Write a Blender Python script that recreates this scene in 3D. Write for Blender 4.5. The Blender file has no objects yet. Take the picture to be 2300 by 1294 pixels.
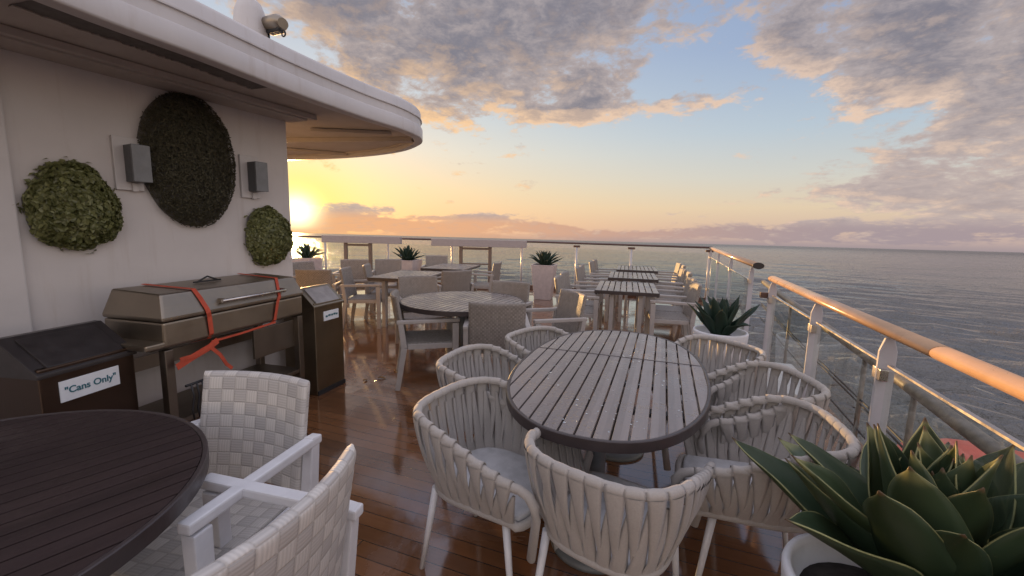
import bpy, bmesh, math, random
from mathutils import Vector, Matrix
R = math.radians
PI = math.pi
rnd = random.Random(7)
S = bpy.context.scene
COL = S.collection

# ------------------------------------------------------------------ camera
F_PX = 950.0
cam = bpy.data.cameras.new("camera")
cam.lens = 36 * F_PX / 2300
cam.sensor_width = 36
cam.clip_start = 0.05
cam.clip_end = 200000
cam_o = bpy.data.objects.new("camera", cam)
COL.objects.link(cam_o)
pit, rol = math.atan(131 / F_PX), math.atan(.022)
fw = Vector((0, math.cos(pit), -math.sin(pit)))
u0 = Vector((0, math.sin(pit), math.cos(pit)))
r0 = Vector((1, 0, 0))
rt = r0 * math.cos(rol) + u0 * math.sin(rol)
up = -r0 * math.sin(rol) + u0 * math.cos(rol)
m = Matrix((rt, up, -fw)).transposed().to_4x4()
m.translation = (0, 0, 1.5)
cam_o.matrix_world = m
S.camera = cam_o

# ------------------------------------------------------------------ light
SUN_DIR = Vector((-.4595, .8877, .0302)).normalized()      # towards the sun (just round the wall corner)
NS = Vector((.00496, .02075, .99977)).normalized()          # the ship heels a little: normal of the sea
YS = (Vector((0, 1, 0)) - NS * NS.y).normalized()
XS = YS.cross(NS)
S.view_settings.view_transform = 'Standard'
S.view_settings.look = 'None'
S.view_settings.gamma = 1
S.view_settings.exposure = 0.65
sun = bpy.data.lights.new("sun", 'SUN')
sun.energy = 5.0
sun.angle = R(.6)
sun.color = (1, .56, .22)
sun_o = bpy.data.objects.new("sun", sun)
COL.objects.link(sun_o)
sun_o.rotation_euler = SUN_DIR.to_track_quat('Z', 'Y').to_euler()
sun_o.location = SUN_DIR * 50

# ------------------------------------------------------------------ node helper
class NG:
    def __init__(self, tree):
        self.t = tree; self.n = tree.nodes; self.l = tree.links
    def _in(self, sock, v):
        if hasattr(v, 'is_output') or isinstance(v, bpy.types.NodeSocket):
            self.l.new(v, sock)
        elif v is not None:
            if sock.type == 'RGBA' and isinstance(v, (tuple, list)) and len(v) == 3: v = (*v, 1)
            sock.default_value = v
    def m(self, op, a, b=None, c=None, clamp=False):
        n = self.n.new('ShaderNodeMath'); n.operation = op; n.use_clamp = clamp
        for i, v in enumerate((a, b, c)):
            if v is not None: self._in(n.inputs[i], v)
        return n.outputs[0]
    def vm(self, op, a, b=None, out=0):
        n = self.n.new('ShaderNodeVectorMath'); n.operation = op
        self._in(n.inputs[0], a)
        if b is not None: self._in(n.inputs[1], b)
        return n.outputs['Value'] if op in ('DOT_PRODUCT', 'LENGTH', 'DISTANCE') else n.outputs[0]
    def comb(self, x, y, z=0.0):
        n = self.n.new('ShaderNodeCombineXYZ')
        for i, v in enumerate((x, y, z)): self._in(n.inputs[i], v)
        return n.outputs[0]
    def sep(self, v):
        n = self.n.new('ShaderNodeSeparateXYZ'); self._in(n.inputs[0], v); return n.outputs
    def noise(self, vec, scale, detail=4, rough=.5, dist=0.0, out='Fac'):
        n = self.n.new('ShaderNodeTexNoise')
        self._in(n.inputs['Vector'], vec); n.inputs['Scale'].default_value = scale
        n.inputs['Detail'].default_value = detail; n.inputs['Roughness'].default_value = rough
        n.inputs['Distortion'].default_value = dist
        return n.outputs[out]
    def mix(self, f, a, b):
        n = self.n.new('ShaderNodeMix'); n.data_type = 'RGBA'
        self._in(n.inputs[0], f); self._in(n.inputs[6], a); self._in(n.inputs[7], b)
        return n.outputs[2]
    def mixb(self, mode, f, a, b):
        n = self.n.new('ShaderNodeMix'); n.data_type = 'RGBA'; n.blend_type = mode
        self._in(n.inputs[0], f); self._in(n.inputs[6], a); self._in(n.inputs[7], b)
        return n.outputs[2]
    def ss(self, x, lo, hi):
        n = self.n.new('ShaderNodeMapRange'); n.interpolation_type = 'SMOOTHSTEP'
        self._in(n.inputs[0], x); self._in(n.inputs[1], lo); self._in(n.inputs[2], hi)
        return n.outputs[0]
    def lin(self, x, lo, hi, a=0., b=1.):
        n = self.n.new('ShaderNodeMapRange')
        self._in(n.inputs[0], x)
        for i, v in enumerate((lo, hi, a, b)): n.inputs[i + 1].default_value = v
        return n.outputs[0]
    def ramp(self, f, pts):
        n = self.n.new('ShaderNodeValToRGB'); self._in(n.inputs[0], f)
        e = n.color_ramp.elements
        while len(e) > 1: e.remove(e[-1])
        e[0].position = pts[0][0]; e[0].color = (*pts[0][1], 1)
        for p, c in pts[1:]:
            k = e.new(p); k.color = (*c, 1)
        return n.outputs[0]
    def coord(self, which='Object'):
        return self.n.new('ShaderNodeTexCoord').outputs[which]
    def geo(self, which='Position'):
        return self.n.new('ShaderNodeNewGeometry').outputs[which]
    def bump(self, h, strength=.3, dist=.01, normal=None):
        n = self.n.new('ShaderNodeBump'); self._in(n.inputs['Height'], h)
        n.inputs['Strength'].default_value = strength; n.inputs['Distance'].default_value = dist
        if normal is not None: self._in(n.inputs['Normal'], normal)
        return n.outputs[0]

# ------------------------------------------------------------------ sky
W = bpy.data.worlds.new("World")
S.world = W
W.use_nodes = True
g = NG(W.node_tree)
for n in list(g.n): g.n.remove(n)
d = g.vm('NORMALIZE', g.coord('Generated'))
sz = g.vm('DOT_PRODUCT', d, tuple(NS)); sx = g.vm('DOT_PRODUCT', d, tuple(XS)); sy = g.vm('DOT_PRODUCT', d, tuple(YS))
el = g.m('ARCSINE', sz); az = g.m('ARCTAN2', sx, sy)
SAZ, SEL = -.470, .046
elp = g.m('MAXIMUM', el, 0.0)
east = g.ss(az, -.35, .75)                     # 0 at the sun's side, 1 far right
side_w = g.ramp(g.m('MULTIPLY', elp, 1.6), [(0, (.84, .50, .30)), (.06, (.88, .56, .32)), (.17, (.84, .66, .42)), (.30, (.74, .70, .60)), (.46, (.56, .63, .68)), (.75, (.38, .47, .62)), (1, (.26, .34, .52))])
side_e = g.ramp(g.m('MULTIPLY', elp, 1.6), [(0, (.46, .36, .36)), (.05, (.62, .46, .38)), (.12, (.72, .58, .42)), (.22, (.60, .60, .56)), (.36, (.45, .54, .63)), (.60, (.30, .39, .58)), (1, (.23, .31, .50))])
base = g.mix(east, side_w, side_e)
nish = g.n.new('ShaderNodeTexSky'); nish.sky_type = 'NISHITA'; nish.sun_disc = False
nish.sun_elevation = R(2.6); nish.sun_rotation = math.atan2(SUN_DIR.x, SUN_DIR.y)
nish.dust_density = 2.0
nvec = g.comb(sx, sy, g.m('MAXIMUM', sz, .002)); g.l.new(nvec, nish.inputs['Vector'])
base = g.mixb('ADD', 1.0, g.mixb('MULTIPLY', 1.0, base, (.94, .94, .94)), g.mixb('MULTIPLY', 1.0, nish.outputs[0], (.02, .02, .02)))
# glow round the sun
da = g.m('SUBTRACT', az, SAZ); de = g.m('SUBTRACT', el, SEL)
r2 = g.m('ADD', g.m('MULTIPLY', da, da), g.m('MULTIPLY', g.m('MULTIPLY', de, de), 1.3))
glow = g.m('EXPONENT', g.m('MULTIPLY', r2, -1 / .115 ** 2))
core = g.m('EXPONENT', g.m('MULTIPLY', r2, -1 / .035 ** 2))
base = g.mix(g.m('MULTIPLY', glow, .92), base, (1.05, .84, .20))
# cloud field: two blob layers anchored in azimuth and elevation, broken by noise
def blob(A, E, a, e, ra, re, amp=1.0, tilt=0.0):
    x = g.m('SUBTRACT', A, a); y = g.m('SUBTRACT', E, e)
    if tilt: y = g.m('SUBTRACT', y, g.m('MULTIPLY', x, tilt))
    x = g.m('MULTIPLY', x, 1 / ra); y = g.m('MULTIPLY', y, 1 / re)
    q = g.m('ADD', g.m('MULTIPLY', x, x), g.m('MULTIPLY', y, y))
    return g.m('MULTIPLY', g.m('EXPONENT', g.m('MULTIPLY', q, -1.0)), amp)
BL = [(-.42, .50, .30, .12, 1.10), (-.12, .45, .24, .11, 1.2), (.14, .44, .15, .10, 1.1), (-.32, .36, .15, .08, .95, .1),
      (.00, .335, .20, .065, 1.0, -.06), (.20, .275, .16, .035, .8, .05), (-.16, .265, .12, .04, .75, -.2), (.09, .258, .07, .022, .6),
      (.62, .43, .20, .08, 1.2, -.2), (.80, .36, .24, .12, 1.2, -.3), (.98, .26, .26, .09, 1.5, -.2), (.62, .305, .14, .035, .75, -.35),
      (.88, .140, .22, .036, 1.9), (.97, .19, .16, .04, 1.3), (.74, .105, .16, .018, 1.15), (.66, .235, .06, .015, .75), (.88, .072, .24, .016, 1.3),
      (.50, .101, .035, .007, .6), (.36, .285, .08, .02, .55, .1), (.47, .30, .05, .015, .5),
      (.80, .036, .32, .018, 1.5), (.45, .018, .30, .012, 1.1), (-.02, .024, .34, .018, 1.3, -.04), (-.34, .022, .24, .022, 1.4),
      (1.5, .45, .35, .2, 1.0), (2.3, .35, .45, .16, .9), (-2.2, .35, .5, .2, .9), (-1.3, .5, .35, .16, 1.0)]
def field(A, E):
    wob = g.noise(g.comb(A, g.m('MULTIPLY', E, 2.2), .3), 5.0, 5, .6, out='Color')
    ws = g.sep(g.vm('SUBTRACT', wob, (.5, .5, .5)))
    aw = g.m('ADD', A, g.m('MULTIPLY', ws[0], .17)); ew = g.m('ADD', E, g.m('MULTIPLY', ws[1], .11))
    f = None
    for bb in BL:
        k = blob(aw, ew, *bb); f = k if f is None else g.m('ADD', f, k)
    f = g.m('MINIMUM', f, 1.22)
    ev = g.m('MULTIPLY', g.m('POWER', g.m('MAXIMUM', E, .0), .7), 2.1)      # finer upright scale near the horizon
    n2 = g.noise(g.comb(A, ev, 1.7), 8.5, 10, .64, .3)
    n3 = g.noise(g.comb(A, ev, 4.1), 27.0, 7, .62, .4)
    nn = g.m('ADD', g.m('MULTIPLY', n2, .68), g.m('MULTIPLY', n3, .32))
    return g.m('ADD', f, g.m('MULTIPLY', g.m('SUBTRACT', nn, .5), 4.6))
dr = field(az, el)
# a second look a step towards the low sun: less cloud there means this spot is lit
dl = g.m('SQRT', g.m('ADD', r2, .0004))
stx = g.m('MULTIPLY', g.m('DIVIDE', da, dl), -.016); sty = g.m('SUBTRACT', g.m('MULTIPLY', g.m('DIVIDE', de, dl), -.010), g.m('MULTIPLY', g.ss(el, .02, .2), .022))
dr2 = field(g.m('ADD', az, stx), g.m('ADD', el, sty))
dens = g.ss(dr, .38, .95)
thick = g.ss(dr, .55, 1.7)
lit = g.ss(g.m('SUBTRACT', dr, dr2), -.05, .75)
near_sun = g.m('EXPONENT', g.m('MULTIPLY', g.m('ADD', g.m('MULTIPLY', da, da), g.m('MULTIPLY', de, de)), -1 / .55 ** 2))
shadow_c = g.mix(g.ss(el, .0, .35), (.40, .33, .33), (.20, .19, .225))
shadow_c = g.mix(g.m('MULTIPLY', g.m('SUBTRACT', 1.0, thick), .6), shadow_c, (.50, .44, .44))
peach = g.mix(near_sun, (.76, .56, .43), (1.02, .60, .24))
edge = g.m('SUBTRACT', 1.0, thick)
litm = g.m('ADD', g.m('MULTIPLY', lit, g.m('ADD', .48, g.m('MULTIPLY', edge, .50))), g.m('MULTIPLY', edge, .26), clamp=True)
highfade = g.ss(el, .50, .22)
litm = g.m('MULTIPLY', litm, g.m('ADD', .30, g.m('MULTIPLY', highfade, .70)))
cc = g.mix(litm, shadow_c, peach)
lowc = g.ss(el, .06, .03)
cc = g.mix(g.m('MULTIPLY', lowc, g.m('SUBTRACT', 1.0, g.m('MULTIPLY', lit, .6))), cc, g.mix(east, (.80, .42, .22), (.36, .29, .31)))
skyc = g.mix(g.m('MULTIPLY', dens, .95), base, cc)
skyc = g.mixb('ADD', 1.0, skyc, g.mixb('MULTIPLY', 1.0, (2.2, 1.9, 1.1), g.comb(core, core, core)))
lowmist = g.ss(el, .016, -.002)
skyc = g.mix(g.m('MULTIPLY', lowmist, .7), skyc, g.mix(g.ss(az, -.5, .4), (.85, .46, .22), (.33, .27, .285)))
skyc = g.mix(g.ss(el, -.02, -.06), skyc, (.12, .12, .12))
# unseen sky overhead and behind is boosted, added fill for the shaded deck
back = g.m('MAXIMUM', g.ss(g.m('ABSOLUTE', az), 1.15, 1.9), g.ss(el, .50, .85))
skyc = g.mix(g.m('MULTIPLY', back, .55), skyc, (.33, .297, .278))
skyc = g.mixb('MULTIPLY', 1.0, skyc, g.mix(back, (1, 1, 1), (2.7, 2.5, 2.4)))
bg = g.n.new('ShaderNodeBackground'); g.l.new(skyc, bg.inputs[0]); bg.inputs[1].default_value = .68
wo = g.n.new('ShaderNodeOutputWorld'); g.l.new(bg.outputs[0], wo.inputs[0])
W.cycles.sampling_method = 'MANUAL'; W.cycles.sample_map_resolution = 1024

# ------------------------------------------------------------------ materials
def newmat(name):
    mt = bpy.data.materials.new(name); mt.use_nodes = True
    gg = NG(mt.node_tree)
    b = gg.n['Principled BSDF']
    return mt, gg, b
def plain(name, col, rough=.5, metal=0.0, var=.12, vscale=14.0, bump=0.0, bscale=120.0, spec=None, coat=0.0, streak=0.0):
    mt, gg, b = newmat(name)
    c = gg.coord('Object')
    n = gg.noise(c, vscale, 5, .6)
    lo = tuple(x * (1 - var) for x in col); hi = tuple(min(1, x * (1 + var)) for x in col)
    colr = gg.mix(gg.ss(n, .3, .7), lo, hi)
    if streak:                                               # old run-down marks, faint rust and salt
        q = gg.sep(c); st = gg.noise(gg.comb(gg.m('MULTIPLY', q[0], 13.0), gg.m('MULTIPLY', q[1], 13.0), gg.m('MULTIPLY', q[2], 1.1)), 1.0, 6, .65)
        colr = gg.mixb('MULTIPLY', gg.m('MULTIPLY', gg.ss(st, .52, .74), streak), colr, (.70, .62, .54))
        sp = gg.ss(gg.noise(c, 46.0, 2, .5), .745, .79); colr = gg.mix(gg.m('MULTIPLY', sp, streak * 1.3), colr, (.22, .12, .07))
    gg.l.new(colr, b.inputs['Base Color'])
    gg.l.new(gg.lin(gg.noise(c, vscale * 1.7, 4), .3, .7, max(.02, rough * .8), min(1, rough * 1.2)), b.inputs['Roughness'])
    b.inputs['Metallic'].default_value = metal
    if spec is not None: b.inputs['Specular IOR Level'].default_value = spec
    if coat: b.inputs['Coat Weight'].default_value = coat; b.inputs['Coat Roughness'].default_value = .1
    if bump: gg.l.new(gg.bump(gg.noise(c, bscale, 3), bump, .004), b.inputs['Normal'])
    return mt

AX = R(20.3)                                    # ship axis, measured from +Y to +X
AV = Vector((math.sin(AX), math.cos(AX), 0)); PV = Vector((math.cos(AX), -math.sin(AX), 0))

def deck_mat():
    mt, gg, b = newmat("wet_teak_planks")
    p = gg.geo('Position')
    a = gg.vm('DOT_PRODUCT', p, tuple(AV)); q = gg.vm('DOT_PRODUCT', p, tuple(PV))
    row = gg.m('DIVIDE', a, .088); fr = gg.m('FRACT', row); ri = gg.m('FLOOR', row)
    wn = gg.n.new('ShaderNodeTexWhiteNoise'); wn.noise_dimensions = '1D'; gg.l.new(ri, wn.inputs['W'])
    off = gg.m('MULTIPLY', wn.outputs['Value'], 3.0)
    brd = gg.m('DIVIDE', gg.m('ADD', q, off), 2.4); bi = gg.m('FLOOR', brd); bf = gg.m('FRACT', brd)
    wn2 = gg.n.new('ShaderNodeTexWhiteNoise'); wn2.noise_dimensions = '2D'; gg.l.new(gg.comb(ri, bi), wn2.inputs['Vector'])
    seam = gg.m('MAXIMUM', gg.m('LESS_THAN', fr, .055), gg.m('LESS_THAN', bf, .0022))
    grain = gg.noise(gg.comb(gg.m('MULTIPLY', q, 3.0), gg.m('MULTIPLY', a, 60.0), wn2.outputs['Value']), 1.0, 6, .6)
    tone = gg.m('ADD', gg.m('MULTIPLY', wn2.outputs['Value'], .55), gg.m('MULTIPLY', grain, .55))
    wood = gg.mix(tone, (.095, .040, .018), (.25, .108, .045))
    stain = gg.noise(p, 1.3, 5, .6)
    wood = gg.mixb('MULTIPLY', gg.ss(stain, .45, .75), wood, (.72, .70, .70))
    col = gg.mix(seam, wood, (.012, .009, .008))
    gg.l.new(col, b.inputs['Base Color'])
    wet = gg.ss(gg.noise(p, 1.25, 6, .60, .7), .36, .56)
    ro = gg.m('ADD', .055, gg.m('MULTIPLY', gg.m('SUBTRACT', 1.0, wet), .27))
    ro = gg.m('ADD', ro, gg.m('MULTIPLY', grain, .08))
    gg.l.new(ro, b.inputs['Roughness'])
    b.inputs['Specular IOR Level'].default_value = .75
    gg.l.new(gg.m('MULTIPLY', wet, .9), b.inputs['Coat Weight']); b.inputs['Coat Roughness'].default_value = .085; b.inputs['Coat IOR'].default_value = 1.45
    film = gg.bump(gg.noise(p, 6.0, 3, .5, .8), .12, .006); gg.l.new(film, b.inputs['Coat Normal'])
    h = gg.m('ADD', gg.m('MULTIPLY', gg.m('SUBTRACT', 1.0, seam), 1.0), gg.m('MULTIPLY', grain, .16))
    h = gg.m('ADD', h, gg.m('MULTIPLY', gg.noise(p, 9.0, 3), .5))
    dry = gg.m('SUBTRACT', 1.0, gg.m('MULTIPLY', wet, .6))
    gg.l.new(gg.bump(gg.m('MULTIPLY', h, dry), .35, .0035), b.inputs['Normal'])
    return mt

def slat_mat(name, col, rough, drops=1.0, spec=.62):
    mt, gg, b = newmat(name)
    c = gg.coord('Object'); s = gg.sep(c)
    ri = gg.m('FLOOR', gg.m('DIVIDE', s[0], .066))
    wn = gg.n.new('ShaderNodeTexWhiteNoise'); wn.noise_dimensions = '1D'; gg.l.new(ri, wn.inputs['W'])
    grain = gg.noise(gg.comb(gg.m('MULTIPLY', s[0], 70.0), gg.m('MULTIPLY', s[1], 5.0), s[2]), 1.0, 5, .6)
    t = gg.m('ADD', gg.m('MULTIPLY', wn.outputs['Value'], .45), gg.m('MULTIPLY', grain, .6))
    gg.l.new(gg.mix(t, tuple(x * .72 for x in col), tuple(x * 1.3 for x in col)), b.inputs['Base Color'])
    patch = gg.noise(c, 7.0, 4, .6)
    gg.l.new(gg.lin(patch, .3, .7, rough * .6, rough * 1.35), b.inputs['Roughness'])
    b.inputs['Specular IOR Level'].default_value = spec
    v = gg.n.new('ShaderNodeTexVoronoi'); v.feature = 'F1'; gg.l.new(c, v.inputs['Vector']); v.inputs['Scale'].default_value = 42
    drop = gg.m('MULTIPLY', gg.ss(v.outputs['Distance'], .42, .12), gg.ss(gg.noise(c, 5.0, 3), .48, .60))
    h = gg.m('ADD', gg.m('MULTIPLY', grain, .12), gg.m('MULTIPLY', drop, 1.0 * drops))
    h = gg.m('ADD', h, gg.m('MULTIPLY', gg.noise(c, 25.0, 3), .25))
    gg.l.new(gg.bump(h, .7, .0045), b.inputs['Normal'])
    return mt

def weave_mat(name='woven_strap', c0=(.46, .44, .425), c1=(.66, .63, .59), k=1.0):
    mt, gg, b = newmat(name)
    uv = gg.vm('MULTIPLY', gg.coord('UV'), (k, k, k)); s = gg.sep(uv)
    fu = gg.m('FLOOR', s[0]); fv = gg.m('FLOOR', s[1]); x = gg.m('FRACT', s[0]); y = gg.m('FRACT', s[1])
    par = gg.m('MODULO', gg.m('ABSOLUTE', gg.m('ADD', fu, fv)), 2.0)
    wn = gg.n.new('ShaderNodeTexWhiteNoise'); wn.noise_dimensions = '2D'; gg.l.new(gg.comb(fu, fv), wn.inputs['Vector'])
    lc = gg.m('ADD', gg.m('MULTIPLY', par, x), gg.m('MULTIPLY', gg.m('SUBTRACT', 1.0, par), y))
    line = gg.m('MULTIPLY', gg.m('ADD', gg.m('SINE', gg.m('MULTIPLY', lc, 2 * PI * 5)), 1.0), .5)
    dx = gg.m('ABSOLUTE', gg.m('SUBTRACT', x, .5)); dy = gg.m('ABSOLUTE', gg.m('SUBTRACT', y, .5))
    rim = gg.ss(gg.m('MAXIMUM', dx, dy), .40, .50)
    t = gg.m('ADD', gg.m('MULTIPLY', par, .42), gg.m('MULTIPLY', wn.outputs['Value'], .55))
    col = gg.mix(t, c0, c1)
    col = gg.mixb('MULTIPLY', gg.m('MULTIPLY', line, .35), col, (.6, .6, .6))
    col = gg.mixb('MULTIPLY', gg.m('MULTIPLY', rim, .40), col, (.55, .53, .51))
    gg.l.new(col, b.inputs['Base Color']); b.inputs['Roughness'].default_value = .6
    h = gg.m('ADD', gg.m('MULTIPLY', line, .25), gg.m('SUBTRACT', 1.0, rim))
    gg.l.new(gg.bump(h, .42, .003), b.inputs['Normal'])
    return mt

def rope_mat():
    mt, gg, b = newmat("rope_fabric")
    c = gg.coord('Object')
    n = gg.noise(c, 160.0, 4, .6); big = gg.noise(c, 9.0, 3)
    col = gg.mix(gg.m('ADD', gg.m('MULTIPLY', n, .5), gg.m('MULTIPLY', big, .5)), (.265, .243, .222), (.50, .462, .425))
    gg.l.new(col, b.inputs['Base Color']); b.inputs['Roughness'].default_value = .85
    b.inputs['Sheen Weight'].default_value = .2
    gg.l.new(gg.bump(n, .5, .002), b.inputs['Normal'])
    return mt

def glass_mat():
    mt = bpy.data.materials.new("tinted_glass"); mt.use_nodes = True
    gg = NG(mt.node_tree); gg.n.remove(gg.n['Principled BSDF']); out = gg.n['Material Output']
    tr = gg.n.new('ShaderNodeBsdfTransparent'); tr.inputs[0].default_value = (.955, .975, .96, 1)
    gl = gg.n.new('ShaderNodeBsdfGlossy'); gl.inputs['Roughness'].default_value = .02; gl.inputs[0].default_value = (.9, .95, .92, 1)
    df = gg.n.new('ShaderNodeBsdfDiffuse'); df.inputs[0].default_value = (.5, .5, .46, 1)
    fr = gg.n.new('ShaderNodeFresnel'); fr.inputs[0].default_value = 1.45
    bf = gg.geo('Backfacing'); ff = gg.m('MULTIPLY', fr.outputs[0], gg.m('SUBTRACT', 1.0, bf))
    m1 = gg.n.new('ShaderNodeMixShader'); gg.l.new(ff, m1.inputs[0]); gg.l.new(tr.outputs[0], m1.inputs[1]); gg.l.new(gl.outputs[0], m1.inputs[2])
    dirt = gg.m('MULTIPLY', gg.ss(gg.noise(gg.coord('Object'), 6.0, 6, .65), .45, .75), .035)
    m2 = gg.n.new('ShaderNodeMixShader'); gg.l.new(dirt, m2.inputs[0]); gg.l.new(m1.outputs[0], m2.inputs[1]); gg.l.new(df.outputs[0], m2.inputs[2])
    gg.l.new(m2.outputs[0], out.inputs[0])
    return mt

def steel_mat(name, col, rough, streak=(1, 60, 60)):
    mt, gg, b = newmat(name)
    c = gg.coord('Object')
    mp = gg.n.new('ShaderNodeMapping'); gg.l.new(c, mp.inputs[0]); mp.inputs['Scale'].default_value = streak
    br = gg.noise(mp.outputs[0], 3.0, 5, .6); sm = gg.noise(c, 5.0, 5, .6)
    gg.l.new(gg.mix(sm, tuple(x * .75 for x in col), tuple(x * 1.15 for x in col)), b.inputs['Base Color'])
    b.inputs['Metallic'].default_value = 1
    gg.l.new(gg.lin(gg.m('ADD', gg.m('MULTIPLY', br, .5), gg.m('MULTIPLY', sm, .5)), .3, .7, rough * .7, rough * 1.3), b.inputs['Roughness'])
    gg.l.new(gg.bump(br, .12, .002), b.inputs['Normal'])
    return mt

def leaf_mat(name, c1, c2, margin=None, trans=(.35, .45, .08), tf=.25, rough=.4):
    mt, gg, b = newmat(name); out = gg.n['Material Output']
    uv = gg.sep(gg.coord('UV')); c = gg.coord('Object')
    n = gg.noise(c, 11.0, 6, .65)
    if margin: n = gg.m('ADD', gg.m('MULTIPLY', n, .6), gg.m('MULTIPLY', gg.noise(gg.comb(gg.m('MULTIPLY', uv[0], 26.0), gg.m('MULTIPLY', uv[1], 2.2), 0), 1.0, 5, .7), .4))
    wn = gg.n.new('ShaderNodeTexWhiteNoise'); wn.noise_dimensions = '1D'; gg.l.new(gg.m('FLOOR', uv[0]), wn.inputs['W'])
    col = gg.mix(gg.m('ADD', gg.m('MULTIPLY', n, .5), gg.m('MULTIPLY', wn.outputs['Value'], .5)), c1, c2)
    if margin:
        x = gg.m('FRACT', uv[0]); e = gg.m('MULTIPLY', gg.m('ABSOLUTE', gg.m('SUBTRACT', x, .5)), 2.0)
        mg = gg.ss(gg.m('ADD', e, gg.m('MULTIPLY', gg.m('SUBTRACT', n, .5), .12)), .975, .998)
        tip = gg.ss(gg.m('ADD', uv[1], gg.m('MULTIPLY', wn.outputs['Value'], .16)), .98, 1.06)  # yellow towards the tip, partly sunlit patches put into the leaf colour
        col = gg.mix(gg.m('MAXIMUM', mg, gg.m('MULTIPLY', tip, .7)), col, margin)
        scar = gg.ss(gg.noise(c, 38.0, 3, .6, 1.2), .66, .74); col = gg.mix(gg.m('MULTIPLY', scar, .45), col, (.17, .13, .06))
        col = gg.mix(gg.ss(uv[1], .955, .985), col, (.10, .06, .03))
        dust = gg.ss(gg.noise(c, 4.0, 5, .65), .5, .8); col = gg.mix(gg.m('MULTIPLY', dust, .22), col, (.22, .24, .19))
    gg.l.new(col, b.inputs['Base Color'])
    gg.l.new(gg.lin(n, .3, .7, rough * .8, rough * 1.3), b.inputs['Roughness'])
    if tf:
        t = gg.n.new('ShaderNodeBsdfTranslucent'); gg.l.new(gg.mix(.5, col, trans), t.inputs[0])
        ms = gg.n.new('ShaderNodeMixShader'); ms.inputs[0].default_value = tf
        gg.l.new(b.outputs[0], ms.inputs[1]); gg.l.new(t.outputs[0], ms.inputs[2]); gg.l.new(ms.outputs[0], out.inputs[0])
    gg.l.new(gg.bump(gg.noise(c, 60.0, 3), .12, .002), b.inputs['Normal'])
    return mt

def sea_mat():
    mt, gg, b = newmat("sea_water")
    c = gg.coord('Object')
    dist = gg.vm('LENGTH', c)
    wob = gg.noise(c, .006, 4, .6)
    mp = gg.n.new('ShaderNodeMapping'); gg.l.new(c, mp.inputs[0]); mp.inputs['Rotation'].default_value = (0, 0, R(12)); mp.inputs['Scale'].default_value = (.85, 1.0, 1)
    v = mp.outputs[0]
    a = gg.noise(v, .11, 3, .5, .4); bb = gg.noise(v, .36, 4, .55, .5); cc_ = gg.noise(v, 1.3, 4, .6, .3)
    h = gg.m('ADD', gg.m('MULTIPLY', a, 2.6), gg.m('ADD', gg.m('MULTIPLY', bb, 1.9), gg.m('MULTIPLY', cc_, .65)))
    fade = gg.m('DIVIDE', 320.0, gg.m('ADD', dist, 320.0))
    h = gg.m('MULTIPLY', h, gg.m('ADD', .45, gg.m('MULTIPLY', fade, .55)))
    nb = gg.bump(h, 1.0, 1.5)
    gg.l.new(gg.lin(dist, 150, 2500, .5, .16), b.inputs['Specular IOR Level'])
    gg.l.new(nb, b.inputs['Normal'])
    gg.l.new(gg.mix(wob, (.12, .12, .116), (.18, .174, .165)), b.inputs['Base Color'])
    gg.l.new(gg.lin(dist, 60, 6000, .06, .36), b.inputs['Roughness'])
    b.inputs['IOR'].default_value = 1.33
    return mt

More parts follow.
